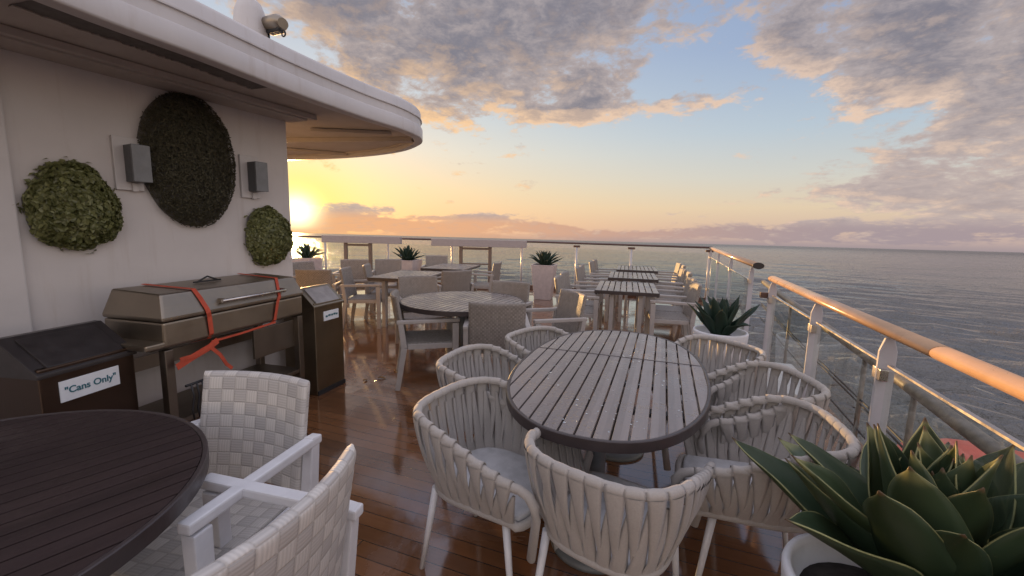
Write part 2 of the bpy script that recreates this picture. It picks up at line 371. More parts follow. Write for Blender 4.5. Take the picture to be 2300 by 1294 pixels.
def water_mat():
    mt, gg, b = newmat('rain_water'); b.inputs['Base Color'].default_value = (.9, .95, 1, 1); b.inputs['Transmission Weight'].default_value = 1; b.inputs['IOR'].default_value = 1.33; b.inputs['Roughness'].default_value = .02; return mt
M = dict(water=water_mat(), bin_hazed=steel_mat('hazed_bin_steel', (.27, .225, .165), .40, (60, 60, 1)), bin_lid_hazed=plain('hazed_bin_lid', (.30, .28, .27), .4),  # far bin's paler steel and lid have haze put into the colour
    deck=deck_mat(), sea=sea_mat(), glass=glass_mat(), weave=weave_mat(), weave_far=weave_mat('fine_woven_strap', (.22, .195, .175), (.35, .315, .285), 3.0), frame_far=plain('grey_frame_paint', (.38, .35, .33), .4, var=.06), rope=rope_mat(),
    slat=slat_mat("wet_slats_sky_toned", (.215, .186, .174), .33), slat_dark=slat_mat("dark_plum_slats", (.034, .022, .021), .60, .3, .18),  # plum-brown slats; the paler set has reflected sky put into its colour
    rim=plain("table_edge", (.045, .034, .034), .38, bump=.1), gapbar=plain("table_cross_bar", (.05, .04, .04), .5),
    white=plain("white_frame_paint", (.66, .66, .68), .38, var=.05), wall=plain("white_wall_paint", (.60, .57, .555), .55, var=.05, vscale=1.6, bump=.08, bscale=9, streak=.28),
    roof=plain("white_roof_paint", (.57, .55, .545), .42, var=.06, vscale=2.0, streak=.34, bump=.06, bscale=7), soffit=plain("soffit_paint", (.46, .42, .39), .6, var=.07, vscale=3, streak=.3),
    slot=plain("vent_dark", (.13, .122, .115), .7), lamp=plain("lamp_grey", (.085, .09, .095), .45, var=.08), lampd=plain("lamp_diffuser", (.17, .18, .19), .35),
    steel=steel_mat("brushed_steel", (.34, .295, .24), .42), steel_dark=steel_mat("dark_steel", (.26, .225, .19), .40), bin=steel_mat("bronze_bin_steel", (.105, .075, .06), .34, (60, 60, 1)),
    bintop=plain("bin_dark_top", (.035, .03, .03), .36), black=plain("black_rubber", (.02, .02, .022), .55),
    strap=plain("orange_strap", (.50, .075, .035), .7, bump=.3, bscale=300), sign=plain("sign_white", (.74, .77, .80), .45, var=.03), ink=plain("sign_ink", (.03, .14, .18), .5, var=.0),
    rail=plain("varnished_rail", (.44, .28, .165), .30, var=.1, vscale=8, coat=.25), railend=plain("rail_end_cap", (.025, .02, .02), .5), darkrail=plain("dark_wood_rail", (.10, .055, .045), .35),
    oldrail=plain("weathered_rail", (.15, .125, .10), .45, var=.25, vscale=20), postw=plain("white_post_paint", (.46, .46, .49), .35, var=.05), clamp=plain("clamp_metal", (.55, .52, .5), .3, metal=1.0),
    planter=plain("planter_pale", (.52, .45, .44), .5, var=.08), pot=plain("pot_white", (.66, .66, .68), .42, var=.04), soil=plain("soil", (.03, .022, .018), .9, bump=.6, bscale=60),
    agave=leaf_mat("agave_leaf", (.018, .042, .024), (.075, .115, .058), (.34, .34, .15), (.60, .52, .05), .24, .42),
    agave_far=leaf_mat("agave_leaf_small", (.014, .036, .026), (.034, .066, .046), None, (.25, .35, .06), .15, .5),
    bush=leaf_mat("bright_hedge_leaf", (.035, .046, .012), (.30, .31, .125), None, (.3, .32, .06), .15, .38), moss=leaf_mat("dark_hedge_leaf", (.040, .039, .024), (.115, .105, .062), None, (.2, .2, .05), .05, .7),
    boat=plain("orange_boat", (.55, .085, .05), .42, var=.1, vscale=3), cushion=plain("cushion_white", (.50, .50, .51), .8, bump=.2, bscale=200), ground=plain("table_base_grey", (.16, .17, .175), .45),
    header=plain('gate_header_grey', (.36, .325, .33), .5, var=.05), hills=plain("far_land", (.30, .24, .24), 1.0), leafdry=plain("dry_leaf", (.30, .17, .06), .7, var=.3, vscale=40), teak=plain("timber_frame", (.17, .125, .10), .5),
)

# ------------------------------------------------------------------ mesh helpers
def basis(dirv, upv=Vector((0, 0, 1))):
    d = dirv.normalized()
    if abs(d.dot(upv)) > .98: upv = Vector((0, 1, 0)) if abs(d.y) < .9 else Vector((1, 0, 0))
    s = d.cross(upv).normalized(); return d, s, s.cross(d)
class MB:
    def __init__(self): self.v = []; self.f = []; self.uv = []; self.sm = []
    def face(self, idx, uv=None, smooth=False): self.f.append(idx); self.uv.append(uv); self.sm.append(smooth)
    def box(self, c, s, rz=0.0, mat=None):
        b = len(self.v); T = mat or (Matrix.Translation(c) @ Matrix.Rotation(rz, 4, 'Z'))
        for x in (-.5, .5):
            for y in (-.5, .5):
                for z in (-.5, .5): self.v.append(T @ Vector((x * s[0], y * s[1], z * s[2])))
        for q in ((0, 1, 3, 2), (4, 6, 7, 5), (0, 4, 5, 1), (2, 3, 7, 6), (0, 2, 6, 4), (1, 5, 7, 3)): self.face([b + i for i in q])
        return self
    def bar(self, p, q, w, h, w2=None, h2=None, upv=Vector((0, 0, 1))):
        p, q = Vector(p), Vector(q); d, s, u = basis(q - p, upv); b = len(self.v); w2 = w if w2 is None else w2; h2 = h if h2 is None else h2
        for c, ww, hh in ((p, w, h), (q, w2, h2)):
            for a, e in ((-1, -1), (1, -1), (1, 1), (-1, 1)): self.v.append(c + s * (a * ww / 2) + u * (e * hh / 2))
        for k in range(4): self.face([b + k, b + (k + 1) % 4, b + 4 + (k + 1) % 4, b + 4 + k])
        self.face([b + 3, b + 2, b + 1, b]); self.face([b + 4, b + 5, b + 6, b + 7]); return self
    def tube(self, pts, r, n=8, closed=False, cap=True, upv=Vector((0, 0, 1)), ell=(1, 1)):
        pts = [Vector(p) for p in pts]; k = len(pts); b = len(self.v)
        rr = r if isinstance(r, (list, tuple)) else [r] * k
        for i, p in enumerate(pts):
            if closed: t = pts[(i + 1) % k] - pts[i - 1]
            else: t = pts[min(i + 1, k - 1)] - pts[max(i - 1, 0)]
            d, s, u = basis(t, upv)
            for j in range(n):
                a = 2 * PI * j / n; self.v.append(p + s * (math.cos(a) * rr[i] * ell[0]) + u * (math.sin(a) * rr[i] * ell[1]))
        for i in range(k if closed else k - 1):
            for j in range(n):
                a = b + i * n + j; c = b + i * n + (j + 1) % n; e = b + ((i + 1) % k) * n
                self.face([a, c, e + (j + 1) % n, e + j], smooth=True)
        if cap and not closed:
            self.face([b + j for j in range(n)][::-1]); self.face([b + (k - 1) * n + j for j in range(n)])
        return self
    def lathe(self, prof, n=24, c=(0, 0, 0), smooth=True, sx=1.0, sy=1.0):
        b = len(self.v)
        for r, z in prof:
            for j in range(n):
                a = 2 * PI * j / n; self.v.append(Vector((c[0] + r * sx * math.cos(a), c[1] + r * sy * math.sin(a), c[2] + z)))
        for i in range(len(prof) - 1):
            for j in range(n):
                self.face([b + i * n + j, b + i * n + (j + 1) % n, b + (i + 1) * n + (j + 1) % n, b + (i + 1) * n + j], smooth=smooth)
        self.face([b + j for j in range(n)][::-1]); self.face([b + (len(prof) - 1) * n + j for j in range(n)]); return self
    def prism(self, poly, z0, z1):
        b = len(self.v); n = len(poly)
        for z in (z0, z1):
            for x, y in poly: self.v.append(Vector((x, y, z)))
        for j in range(n): self.face([b + j, b + (j + 1) % n, b + n + (j + 1) % n, b + n + j])
        self.face([b + j for j in range(n)][::-1]); self.face([b + n + j for j in range(n)]); return self
    def grid(self, fn, nu, nv, uvf=None, closed_v=False, smooth=True):
        b = len(self.v)
        for i in range(nu + 1):
            for j in range(nv + (0 if closed_v else 1)): self.v.append(Vector(fn(i / nu, j / nv)))
        st = nv if closed_v else nv + 1
        for i in range(nu):
            for j in range(nv):
                j2 = (j + 1) % st if closed_v else j + 1
                uvs = None
                if uvf: uvs = [uvf(i / nu, j / nv), uvf((i + 1) / nu, j / nv), uvf((i + 1) / nu, (j + 1) / nv), uvf(i / nu, (j + 1) / nv)]
                self.face([b + i * st + j, b + (i + 1) * st + j, b + (i + 1) * st + j2, b + i * st + j2], uvs, smooth)
        return self
    def build(self, name, mat, parent=None, bevel=0.0, seg=2, loc=None, rz=0.0, smooth=None, recalc=True):
        me = bpy.data.meshes.new(name); bm = bmesh.new()
        vs = [bm.verts.new(p) for p in self.v]; ul = bm.loops.layers.uv.new("uv") if any(self.uv) else None
        for idx, uv, sm in zip(self.f, self.uv, self.sm):
            try: fa = bm.faces.new([vs[i] for i in idx])
            except ValueError: continue
            fa.smooth = sm if smooth is None else smooth
            if ul and uv:
                for lp, q in zip(fa.loops, uv): lp[ul].uv = q
        if recalc: bmesh.ops.recalc_face_normals(bm, faces=bm.faces)
        if bevel:
            ed = [e for e in bm.edges if len(e.link_faces) == 2 and e.calc_face_angle(0) > R(40)]
            bmesh.ops.bevel(bm, geom=ed, offset=bevel, segments=seg, profile=.6, affect='EDGES', clamp_overlap=True)
        bm.to_mesh(me); bm.free(); me.materials.append(M[mat] if isinstance(mat, str) else mat)
        o = bpy.data.objects.new(name, me); COL.objects.link(o)
        if parent: o.parent = parent
        if loc is not None: o.location = loc
        o.rotation_euler.z = rz
        return o
def tag(o, label=None, cat=None, group=None, kind=None):
    if label: o['label'] = label
    if cat: o['category'] = cat
    if group: o['group'] = group
    if kind: o['kind'] = kind
    return o
def thing(name, label, cat, loc=(0, 0, 0), rz=0.0, group=None):
    o = bpy.data.objects.new(name, None); COL.objects.link(o); o.empty_display_size = .1
    o.location = loc; o.rotation_euler.z = rz
    return tag(o, label, cat, group)
def kids(o): return [c for c in list(COL.objects) if c.parent == o]
def copy_tree(o, parent=None):
    c = o.copy(); COL.objects.link(c)
    if parent: c.parent = parent
    for ch in kids(o): copy_tree(ch, c)
    return c
def facing(fx, fy): return math.atan2(-fx, fy)               # rotation that turns local +Y to (fx, fy)
def arc(a0, a1, n): return [a0 + (a1 - a0) * i / n for i in range(n + 1)]

# ------------------------------------------------------------------ the setting: sea, hills, deck
import numpy as np
def build_sea():
    r = [14.0]
    while r[-1] < 3200: r.append(r[-1] * 1.0066)
    while r[-1] < 95000: r.append(r[-1] * 1.06)
    r = np.array(r)
    th = np.concatenate([np.arange(-34, 56, .16), np.arange(56, 326, 3.0)]) * PI / 180
    RR, TT = np.meshgrid(r, th, indexing='ij'); X = RR * np.sin(TT); Y = RR * np.cos(TT); Z = np.zeros_like(X)
    rg = np.random.RandomState(4)
    for lam, amp, cnt in ((58, .17, 6), (34, .15, 8), (20, .11, 10), (12, .10, 12), (7.5, .18, 16), (5.0, .21, 18), (3.2, .15, 18), (2.2, .07, 14)):
        fade = np.clip((lam / (np.where(RR < 3190, RR * .0066, RR * .06) + .001) - 1.8) / 2.5, 0, 1)
        for _ in range(cnt):
            a = R(200) + rg.normal(0, 1.25); l = lam * rg.uniform(.75, 1.35); ph = rg.uniform(0, 6.28); k = 2 * PI / l
            q = np.sin(k * (X * math.sin(a) + Y * math.cos(a)) + ph)
            Z += fade * amp * .62 * (q + .35 * (1 - np.abs(q)) - .2)
    nr, nt = X.shape; me = bpy.data.meshes.new('sea')
    co = np.stack([X, Y, Z], -1).reshape(-1, 3).astype(np.float32)
    i, j = np.meshgrid(np.arange(nr - 1), np.arange(nt), indexing='ij'); j2 = (j + 1) % nt
    fc = np.stack([i * nt + j, (i + 1) * nt + j, (i + 1) * nt + j2, i * nt + j2], -1).reshape(-1, 4)[:, ::-1]
    me.vertices.add(len(co)); me.vertices.foreach_set('co', co.ravel())
    me.loops.add(fc.size); me.loops.foreach_set('vertex_index', fc.ravel().astype(np.int32))
    me.polygons.add(len(fc)); me.polygons.foreach_set('loop_start', np.arange(0, fc.size, 4, dtype=np.int32)); me.polygons.foreach_set('loop_total', np.full(len(fc), 4, dtype=np.int32))
    me.update(calc_edges=True); me.polygons.foreach_set('use_smooth', np.ones(len(fc), dtype=bool)); me.materials.append(M['sea'])
    o = bpy.data.objects.new('sea', me); COL.objects.link(o); return o
so = build_sea(); tag(so, kind='structure')
so.rotation_euler = NS.to_track_quat('Z', 'Y').to_euler(); so.location = -NS * 22

CORNER = Vector((4.36, 9.29)); RD = Vector((.344, .939)); RP0 = Vector((1.309, 1.049))
BACKP = [Vector((4.36, 9.29)), Vector((.56, 10.8)), Vector((-5.6, 11.25)), Vector((-9, 10.4))]
def railpt(y): t = (y - RP0.y) / RD.y; return RP0 + RD * t
rn = Vector((RD.y, -RD.x))
e0 = railpt(-6) + rn * .06; e1 = railpt(9.32) + rn * .06
poly = [(-12, -6), (e0.x, e0.y), (e1.x, e1.y + .12), (.58, 10.95), (-5.6, 11.4), (-9.1, 10.55), (-12, 8)]
dk = MB(); dk.prism(poly, -.5, 0); tag(dk.build('deck', 'deck'), kind='structure')
ld = MB(); a_, b_ = railpt(-6) + rn * .08, railpt(6.2) + rn * .08; c_, d_ = railpt(6.2) + rn * 1.15, railpt(-6) + rn * 1.15
ld.prism([(p.x, p.y) for p in (a_, b_, c_, d_)][::-1], -1.1, -.62); tag(ld.build('lower_deck', 'deck'), kind='structure')

# ------------------------------------------------------------------ deckhouse: wall and canopy roof
WC = Vector((-2.03, 3.90, 0)); WD = Vector((.44529, .89539, 0)); WN = Vector((.89539, -.44529, 0))
RZW = math.atan2(WD.y, WD.x)                                # local X runs along the wall, local -Y looks over the deck
house = thing('deckhouse', 'white deckhouse wall under a long rounded white canopy roof', 'deckhouse', WC, RZW)
ZS = 2.42
wb = MB(); wb.box((-3.0, 1.6, ZS / 2), (6.0, 3.2, ZS)); wb.build('wall', 'wall', house, bevel=.012)
pb = MB(); pb.box((-3.9, -.012, ZS / 2), (4.42, .055, ZS)); pb.build('pilaster', 'roof', house, bevel=.008)
inv = Matrix.Translation(WC) @ Matrix.Rotation(RZW, 4, 'Z'); inv = inv.inverted()
EDGE = [(-3.3, -4.0), (-2.75, -1.5), (-2.25, .6), (-1.887, 1.929), (-1.694, 2.442), (-1.502, 3.045), (-1.245, 3.666), (-1.049, 4.043), (-.965, 4.283), (-.935, 4.52), (-1.03, 4.86), (-1.399, 5.353), (-2.119, 5.828), (-3.256, 6.234), (-4.8, 6.5), (-7.5, 6.4)]
def smooth_path(pts, n=7):
    P = [Vector((x, y, 0)) for x, y in pts]; out = []
    for i in range(len(P) - 1):
        a = P[max(i - 1, 0)]; b = P[i]; c = P[i + 1]; d = P[min(i + 2, len(P) - 1)]
        for k in range(n):
            t = k / n
            out.append(.5 * ((2 * b) + (c - a) * t + (2 * a - 5 * b + 4 * c - d) * t * t + (3 * b - a - 3 * c + d) * t ** 3))
    out.append(P[-1]); return out
EP = smooth_path(EDGE)
NRM = []
for i in range(len(EP)):
    t = (EP[min(i + 1, len(EP) - 1)] - EP[max(i - 1, 0)]).normalized(); NRM.append(Vector((t.y, -t.x, 0)))
def sweep(prof):                                             # profile of (outward offset, z), closed round
    b = MB(); n = len(prof)
    for p, nn in zip(EP, NRM):
        for o, z in prof: b.v.append(inv @ (p + nn * o + Vector((0, 0, z))))
    for i in range(len(EP) - 1):
        for j in range(n): b.face([i * n + j, (i + 1) * n + j, (i + 1) * n + (j + 1) % n, i * n + (j + 1) % n], smooth=False)
    return b
def autosmooth(o, ang=35):
    for p in o.data.polygons: p.use_smooth = True
    try: o.data.set_sharp_from_angle(angle=R(ang))
    except Exception: pass
    return o
lip = [(.006, 0), (.014, .004), (.018, .014), (.018, .110), (.012, .119), (.0, .122), (-.07, .122), (-.07, .0)]
fas = [(0, .1225), (.0, .27), (-.02, .295), (-.08, .30), (-.08, .1225)]
autosmooth(sweep([(o - .045, z + ZS - .02) for o, z in lip]).build('lip', 'roof', house), 50)
autosmooth(sweep([(o - .045, z + ZS - .02) for o, z in fas]).build('fascia', 'roof', house), 40)
bead = [(0, -.006), (.012, -.003), (.012, .006), (0, .009)]
autosmooth(sweep([(o - .045, z + ZS + .175) for o, z in bead]).build('bead', 'roof', house))
def inset(off): return [inv @ (p + nn * off) for p, nn in zip(EP, NRM)]
ring = inset(-.10)
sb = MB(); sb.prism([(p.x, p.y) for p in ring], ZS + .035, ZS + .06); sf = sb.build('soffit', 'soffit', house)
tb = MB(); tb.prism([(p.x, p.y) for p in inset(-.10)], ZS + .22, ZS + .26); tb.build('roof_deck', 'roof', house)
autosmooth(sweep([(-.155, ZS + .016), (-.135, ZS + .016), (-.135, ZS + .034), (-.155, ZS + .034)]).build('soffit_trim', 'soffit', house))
# trim along the head of the wall, vent slot and beams of the soffit
hb = MB(); hb.box((-3.0, -.11, ZS + .006), (6.1, .22, .05)); hb.build('wall_head_trim', 'soffit', house, bevel=.006)
hb = MB(); hb.box((-3.0, -.25, ZS + .012), (6.2, .05, .04)); hb.build('soffit_beam', 'soffit', house, bevel=.004)
def slot(i0, i1, oa, ob, name):
    b = MB(); n = i1 - i0
    seg = [(EP[i] + NRM[i] * oa, EP[i] + NRM[i] * ob) for i in range(i0, i1 + 1)]
    for a, c in seg:
        for p in (a, c): b.v.append(inv @ (p + Vector((0, 0, ZS + .033))))
        for p in (a, c): b.v.append(inv @ (p + Vector((0, 0, ZS + .036))))
    for i in range(n):
        k = 4 * i
        b.face([k, k + 1, k + 5, k + 4]); b.face([k + 2, k + 6, k + 7, k + 3]); b.face([k, k + 4, k + 6, k + 2]); b.face([k + 1, k + 3, k + 7, k + 5])
    o = b.build(name, 'slot', house)
    f = MB(); m_ = 0; rr = random.Random(i0)
    for i in range(i0, i1):
        for q in (0, .2, .4, .6, .8):
            p = EP[i].lerp(EP[i + 1], q); nn = NRM[i].lerp(NRM[i + 1], q); dp = (ob - oa) * (-.03 - rr.random() * .09)
            for o_, z in ((ob - .01, .026), (ob + dp * 1.0, .026), (ob + dp * 1.0, .032), (ob - .01, .032)): f.v.append(inv @ (p + nn * o_ + Vector((0, 0, ZS + z))))
            if m_:
                k = 4 * m_
                for j in range(4): f.face([k - 4 + j, k - 4 + (j + 1) % 4, k + (j + 1) % 4, k + j])
            m_ += 1
    f.build('louvre', 'soffit', o)
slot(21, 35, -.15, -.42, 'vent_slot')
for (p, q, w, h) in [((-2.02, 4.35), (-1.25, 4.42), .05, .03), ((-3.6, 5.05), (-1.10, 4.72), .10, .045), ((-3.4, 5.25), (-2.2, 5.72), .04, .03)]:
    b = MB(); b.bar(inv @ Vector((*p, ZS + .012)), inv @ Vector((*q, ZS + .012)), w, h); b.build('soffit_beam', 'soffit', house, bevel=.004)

def wp(s, z, out=0.0): return WC + WD * s + WN * out + Vector((0, 0, z))
# wall lamps
def wall_lamp(s, z, label, ret=False):
    if ret: loc = WC + Vector((-WN.x, -WN.y, 0)) * .25 + Vector((0, 0, z)); rz = math.atan2(-WN.y, -WN.x)
    else: loc = wp(s, z); rz = RZW
    t = thing('wall_lamp', label, 'lamp', loc, rz if not ret else RZW + PI / 2 + PI, 'grey box lamps on the deckhouse')
    b = MB(); b.box((-.02, -.012, 0), (.15, .024, .34)); b.build('mounting_plate', 'roof', t, bevel=.004)
    b = MB(); b.box((0, -.075, 0), (.085, .10, .235)); b.build('lamp_body', 'lamp', t, bevel=.006)
    b = MB(); b.box((.004, -.134, 0), (.10, .018, .235)); b.build('lamp_cover', 'lampd', t, bevel=.004)
    b = MB(); b.box((0, -.03, -.15), (.03, .02, .05)); b.build('cable_gland', 'roof', t)
    return t
wall_lamp(-1.145, 1.872, 'grey box lamp between the round leafy disc and the tall dark oval disc')
wall_lamp(-.345, 1.882, 'grey box lamp right of the tall dark oval, above the small disc')
t3 = wall_lamp(0, 1.86, 'dark lamp edge sticking out round the far corner of the white wall', ret=True)
t3.location = WC - WN * .16 + Vector((0, 0, 1.86)); t3.rotation_euler.z = math.atan2(-WN.y, -WN.x) + PI

# hedge discs: a backing dome with thousands of small leaves
def hedge(s, z, ra, rb, th, n, size, mat, label, seed, flat=1.0):
    rr = random.Random(seed)
    t = thing('hedge_disc', label, 'wall plant', wp(s, z), RZW, 'artificial hedge discs on the white wall')
    b = MB()
    lum = [(rr.uniform(0, 6.28), rr.uniform(.2, .95), rr.uniform(.6, 1.0)) for _ in range(26)]
    bmp = 1.0 if flat < 1 else .18
    def rad(a): return 1 + bmp * (.045 * math.sin(3 * a + seed) + .03 * math.sin(7 * a + 2 * seed) + .02 * math.sin(13 * a))
    def hgt(q, a):
        h = math.sqrt(max(0, 1 - min(1, q) ** 2)) * th
        for la, lq, lh in lum:
            dx = q * math.cos(a) - lq * math.cos(la); dy = q * math.sin(a) - lq * math.sin(la)
            h += .30 * th * (1 - flat) * lh * math.exp(-(dx * dx + dy * dy) / .018)
        return h
    b.grid(lambda u, v: (ra * .975 * u * math.cos(2 * PI * v) * rad(2 * PI * v), -.60 * hgt(u, 2 * PI * v) - .004, rb * .975 * u * math.sin(2 * PI * v) * rad(2 * PI * v)), 10, 40, closed_v=True)
    b.build('backing', 'slot', t)
    f = MB()
    for i in range(n):
        q = math.sqrt(rr.random()) * rr.uniform(.97, 1.0) + (rr.random() < .07) * rr.random() * (.03 if flat >= 1 else .12); a = rr.uniform(0, 2 * PI)
        q2 = q * rad(a)
        dpt = rr.uniform(.72, 1.05)
        c = Vector((ra * q2 * math.cos(a), -hgt(q, a) * dpt - .006 - rr.random() * size * .5, rb * q2 * math.sin(a)))
        nrm = Vector((math.cos(a) * q * 1.1, -(math.sqrt(max(.03, 1 - min(1, q) ** 2))) - .15, math.sin(a) * q * 1.1)) + Vector((rr.gauss(0, .45), rr.gauss(0, .35), rr.gauss(0, .45)))
        nrm.normalize()
        t1 = nrm.cross(Vector((rr.gauss(0, 1), rr.gauss(0, 1), rr.gauss(0, 1)))).normalized(); t2 = nrm.cross(t1)
        l = size * rr.uniform(.7, 1.25); w = l * rr.uniform(.6, .85) if flat < 1 else l * .34
        k = len(f.v); id_ = i % 97
        f.v += [c - t1 * l * .5, c + t2 * w * .5 + nrm * l * .10, c + t1 * l * .55 - nrm * l * .06, c - t2 * w * .5 + nrm * l * .10]
        f.face([k, k + 1, k + 2, k + 3], [(id_ + .5, 0), (id_ + .9, .5), (id_ + .5, .9), (id_ + .1, .5)])
    f.build('leaves', mat, t, recalc=False)
hedge(-1.45, 1.575, .215, .265, .12, 3800, .036, 'bush', 'round green leafy disc at the near end of the white wall', 3, .3)
hedge(-.80, 1.945, .315, .485, .15, 11000, .026, 'moss', 'tall dark oval disc of fine foliage in the middle of the wall', 5, 1.0)
hedge(-.235, 1.395, .205, .25, .11, 3400, .036, 'bush', 'small leafy disc at the far wall corner above the grill', 8, .3)

# things on top of the roof
rz_top = ZS + .30
t = thing('radar_dome', 'white rounded dome standing on the canopy roof edge', 'dome', (-1.80, 3.06, 2.66))
b = MB(); b.lathe([(.10, 0), (.105, .05), (.102, .16), (.092, .24), (.07, .30), (.03, .34), (.005, .345)], 28); b.build('dome_shell', 'roof', t)
b = MB(); b.lathe([(.115, -.02), (.115, .02), (.105, .03)], 28); b.build('base_ring', 'white', t)
t = thing('searchlight', 'grey searchlight with a curved bracket and ring handle on the canopy roof', 'searchlight', (-1.70, 3.09, 2.655), R(-25)); t.scale = (.8, .8, .8)
b = MB(); b.tube([(-.05 * math.cos(a) + 0, 0, .0 + .12 * math.sin(a)) for a in arc(0, PI, 14)], .007, 8); b.build('bracket', 'black', t)
b = MB(); b.box((0, 0, .02), (.16, .09, .04)); b.build('foot', 'roof', t, bevel=.01)
b = MB(); b.tube([(0, 0, .118), (0, 0, .17)], .012, 8); b.build('stem', 'black', t)
b = MB(); b.tube([(-.03, 0, .225), (.02, 0, .232), (.14, 0, .228), (.19, 0, .215)], [.055, .075, .078, .05], 16, ell=(1, .8)); b.build('housing', 'steel', t)
b = MB(); b.box((.09, 0, .172), (.15, .07, .034)); b.build('ballast', 'black', t, bevel=.01)
b = MB(); b.tube([(.19 + .022 * math.cos(a), 0, .135 + .022 * math.sin(a)) for a in arc(0, 2 * PI, 16)[:-1]], .006, 8, closed=True, upv=Vector((0, 1, 0))); b.build('ring_handle', 'black', t)

# ------------------------------------------------------------------ bins
def bin_(loc, rz, label, w, dpt, eave, ridge, signw, signh, sz, sxoff, text):
    t = thing('litter_bin', label, 'bin', loc, rz)
    b = MB(); b.box((w / 2, dpt / 2, eave / 2), (w, dpt, eave)); b.build('bin_body', 'bin' if text else 'bin_hazed', t, bevel=.008)
    e = .012; hm = eave + .004
    b = MB(); pr = [(-e, hm - .03), (dpt * .46, ridge), (dpt * .54, ridge), (dpt + e, hm - .03), (dpt + e, hm - .05), (-e, hm - .05)]
    k = len(b.v)
    for x in (-e, w + e):
        for y, z in pr: b.v.append(Vector((x, y, z)))
    n = len(pr)
    for j in range(n): b.face([j, (j + 1) % n, n + (j + 1) % n, n + j])
    b.face(list(range(n))[::-1]); b.face([n + j for j in range(n)]); b.build('hood', 'bintop' if text else 'bin_hazed', t, bevel=.006)
    sl = Vector((0, dpt * .46 + e, ridge - hm + .03)); ln = sl.length
    ang = math.atan2(sl.z, sl.y); c = Vector((w / 2, (dpt * .46 - e) / 2, (ridge + hm - .03) / 2))
    T = Matrix.Translation(c) @ Matrix.Rotation(ang, 4, 'X') @ Matrix.Translation((0, 0, .004))
    b = MB(); b.box((0, 0, 0), (w * .80, ln * .78, .012), mat=T); fl = b.build('flap', 'bintop' if text else 'bin_lid_hazed', t, bevel=.004)
    b = MB(); b.box((w / 2, -.004, .02), (w * .98, .012, .04)); b.build('plinth', 'black', t)
    s = MB(); s.box((sxoff, -.004, sz), (signw, .006, signh)); sg = s.build('sign', 'sign', t, bevel=.001)
    if text is None:
        b = MB()
        for x0, x1, dz in ((-.075, -.05, -.004), (-.042, -.012, .002), (-.004, .018, .0), (.026, .052, .003), (.058, .078, -.001)): b.box((sxoff + (x0 + x1) / 2, -.0085, sz + dz), (x1 - x0, .002, .016))
        b.build('faded_print', 'ink', sg); return t
    cu = bpy.data.curves.new('sign_text', 'FONT'); cu.body = text; cu.size = signh * .58; cu.align_x = 'CENTER'; cu.align_y = 'CENTER'; cu.extrude = .0006; cu.offset = .0012
    to = bpy.data.objects.new('sign_text', cu); COL.objects.link(to)
    dg = bpy.context.evaluated_depsgraph_get(); me = bpy.data.meshes.new_from_object(to.evaluated_get(dg)); bpy.data.objects.remove(to)
    wd = max(v.co.x for v in me.vertices) - min(v.co.x for v in me.vertices); k = signw * .86 / wd
    for v in me.vertices: v.co = Vector((v.co.x * k, v.co.y * min(k, 1.25), v.co.z))
    me.materials.clear(); me.materials.append(M['ink']); lo = bpy.data.objects.new('lettering', me); COL.objects.link(lo)
    lo.parent = sg; lo.location = (sxoff, -.0085, sz); lo.rotation_euler = (PI / 2, 0, 0)
    return t
GD = Vector((math.sin(R(14)), math.cos(R(14)), 0)); RZG = math.atan2(GD.y, GD.x)
def rzdir(deg): return math.atan2(math.cos(R(deg)), math.sin(R(deg)))
bin_((-2.205, 1.895, 0), rzdir(9), 'dark bronze bin with a gabled lid and a white cans sign', .43, .46, .80, .935, .27, .105, .665, .205, '"Cans Only"')
bin_((-1.70, 3.58, 0), rzdir(17), 'tall steel bin with a sloping lid, both paled by haze, beyond the far end of the grill', .36, .34, .83, .955, .19, .085, .70, .20, None)

# ------------------------------------------------------------------ grill and its straps
gr = thing('barbecue_grill', 'long stainless barbecue grill with a closed lid against the white wall', 'grill', (-1.99, 2.36, 0), rzdir(14))
GL, GDp = 1.10, .46
def gprism(x0, x1, prof):
    b = MB(); n = len(prof)
    for x in (x0, x1):
        for y, z in prof: b.v.append(Vector((x, y, z)))
    for j in range(n): b.face([j, (j + 1) % n, n + (j + 1) % n, n + j])
    b.face(list(range(n))[::-1]); b.face([n + j for j in range(n)]); return b
gprism(0, GL, [(0, .78), (0, .925), (GDp, .925), (GDp, .74), (.12, .74)]).build('firebox', 'steel', gr, bevel=.012)
b = MB(); lo_, hi_ = [(-.006, .932), (GDp, .932)], None
pts = [(-.008, -.010, .930), (GL + .008, -.010, .930), (GL + .008, GDp, .930), (-.008, GDp, .930), (.03, .045, 1.085), (GL - .03, .045, 1.085), (GL - .03, GDp - .04, 1.10), (.03, GDp - .04, 1.10),
       (-.008, -.010, .955), (GL + .008, -.010, .955), (GL + .008, GDp, .955), (-.008, GDp, .955)]
b.v = [Vector(p) for p in pts]
for q in ((0, 1, 2, 3), (4, 5, 6, 7), (0, 1, 9, 8), (1, 2, 10, 9), (2, 3, 11, 10), (3, 0, 8, 11), (8, 9, 5, 4), (9, 10, 6, 5), (10, 11, 7, 6), (11, 8, 4, 7)): b.face(list(q))
lid = b.build('lid', 'steel', gr, bevel=.014, seg=3)
b = MB(); b.tube([(.36, -.025, 1.0), (GL - .2, -.025, 1.0)], .011, 10); b.build('lid_handle', 'clamp', lid)
for x in (.37, GL - .21):
    b = MB(); b.bar((x, .04, 1.0), (x, -.026, 1.0), .016, .03); b.build('handle_bracket', 'steel_dark', lid)
b = MB(); b.tube([(.42, .25, 1.10), (.50, .25, 1.135), (.58, .25, 1.103)], .006, 8); b.tube([(.40, .25, 1.103), (.60, .25, 1.103)], .006, 8); b.build('lid_hook', 'black', lid)
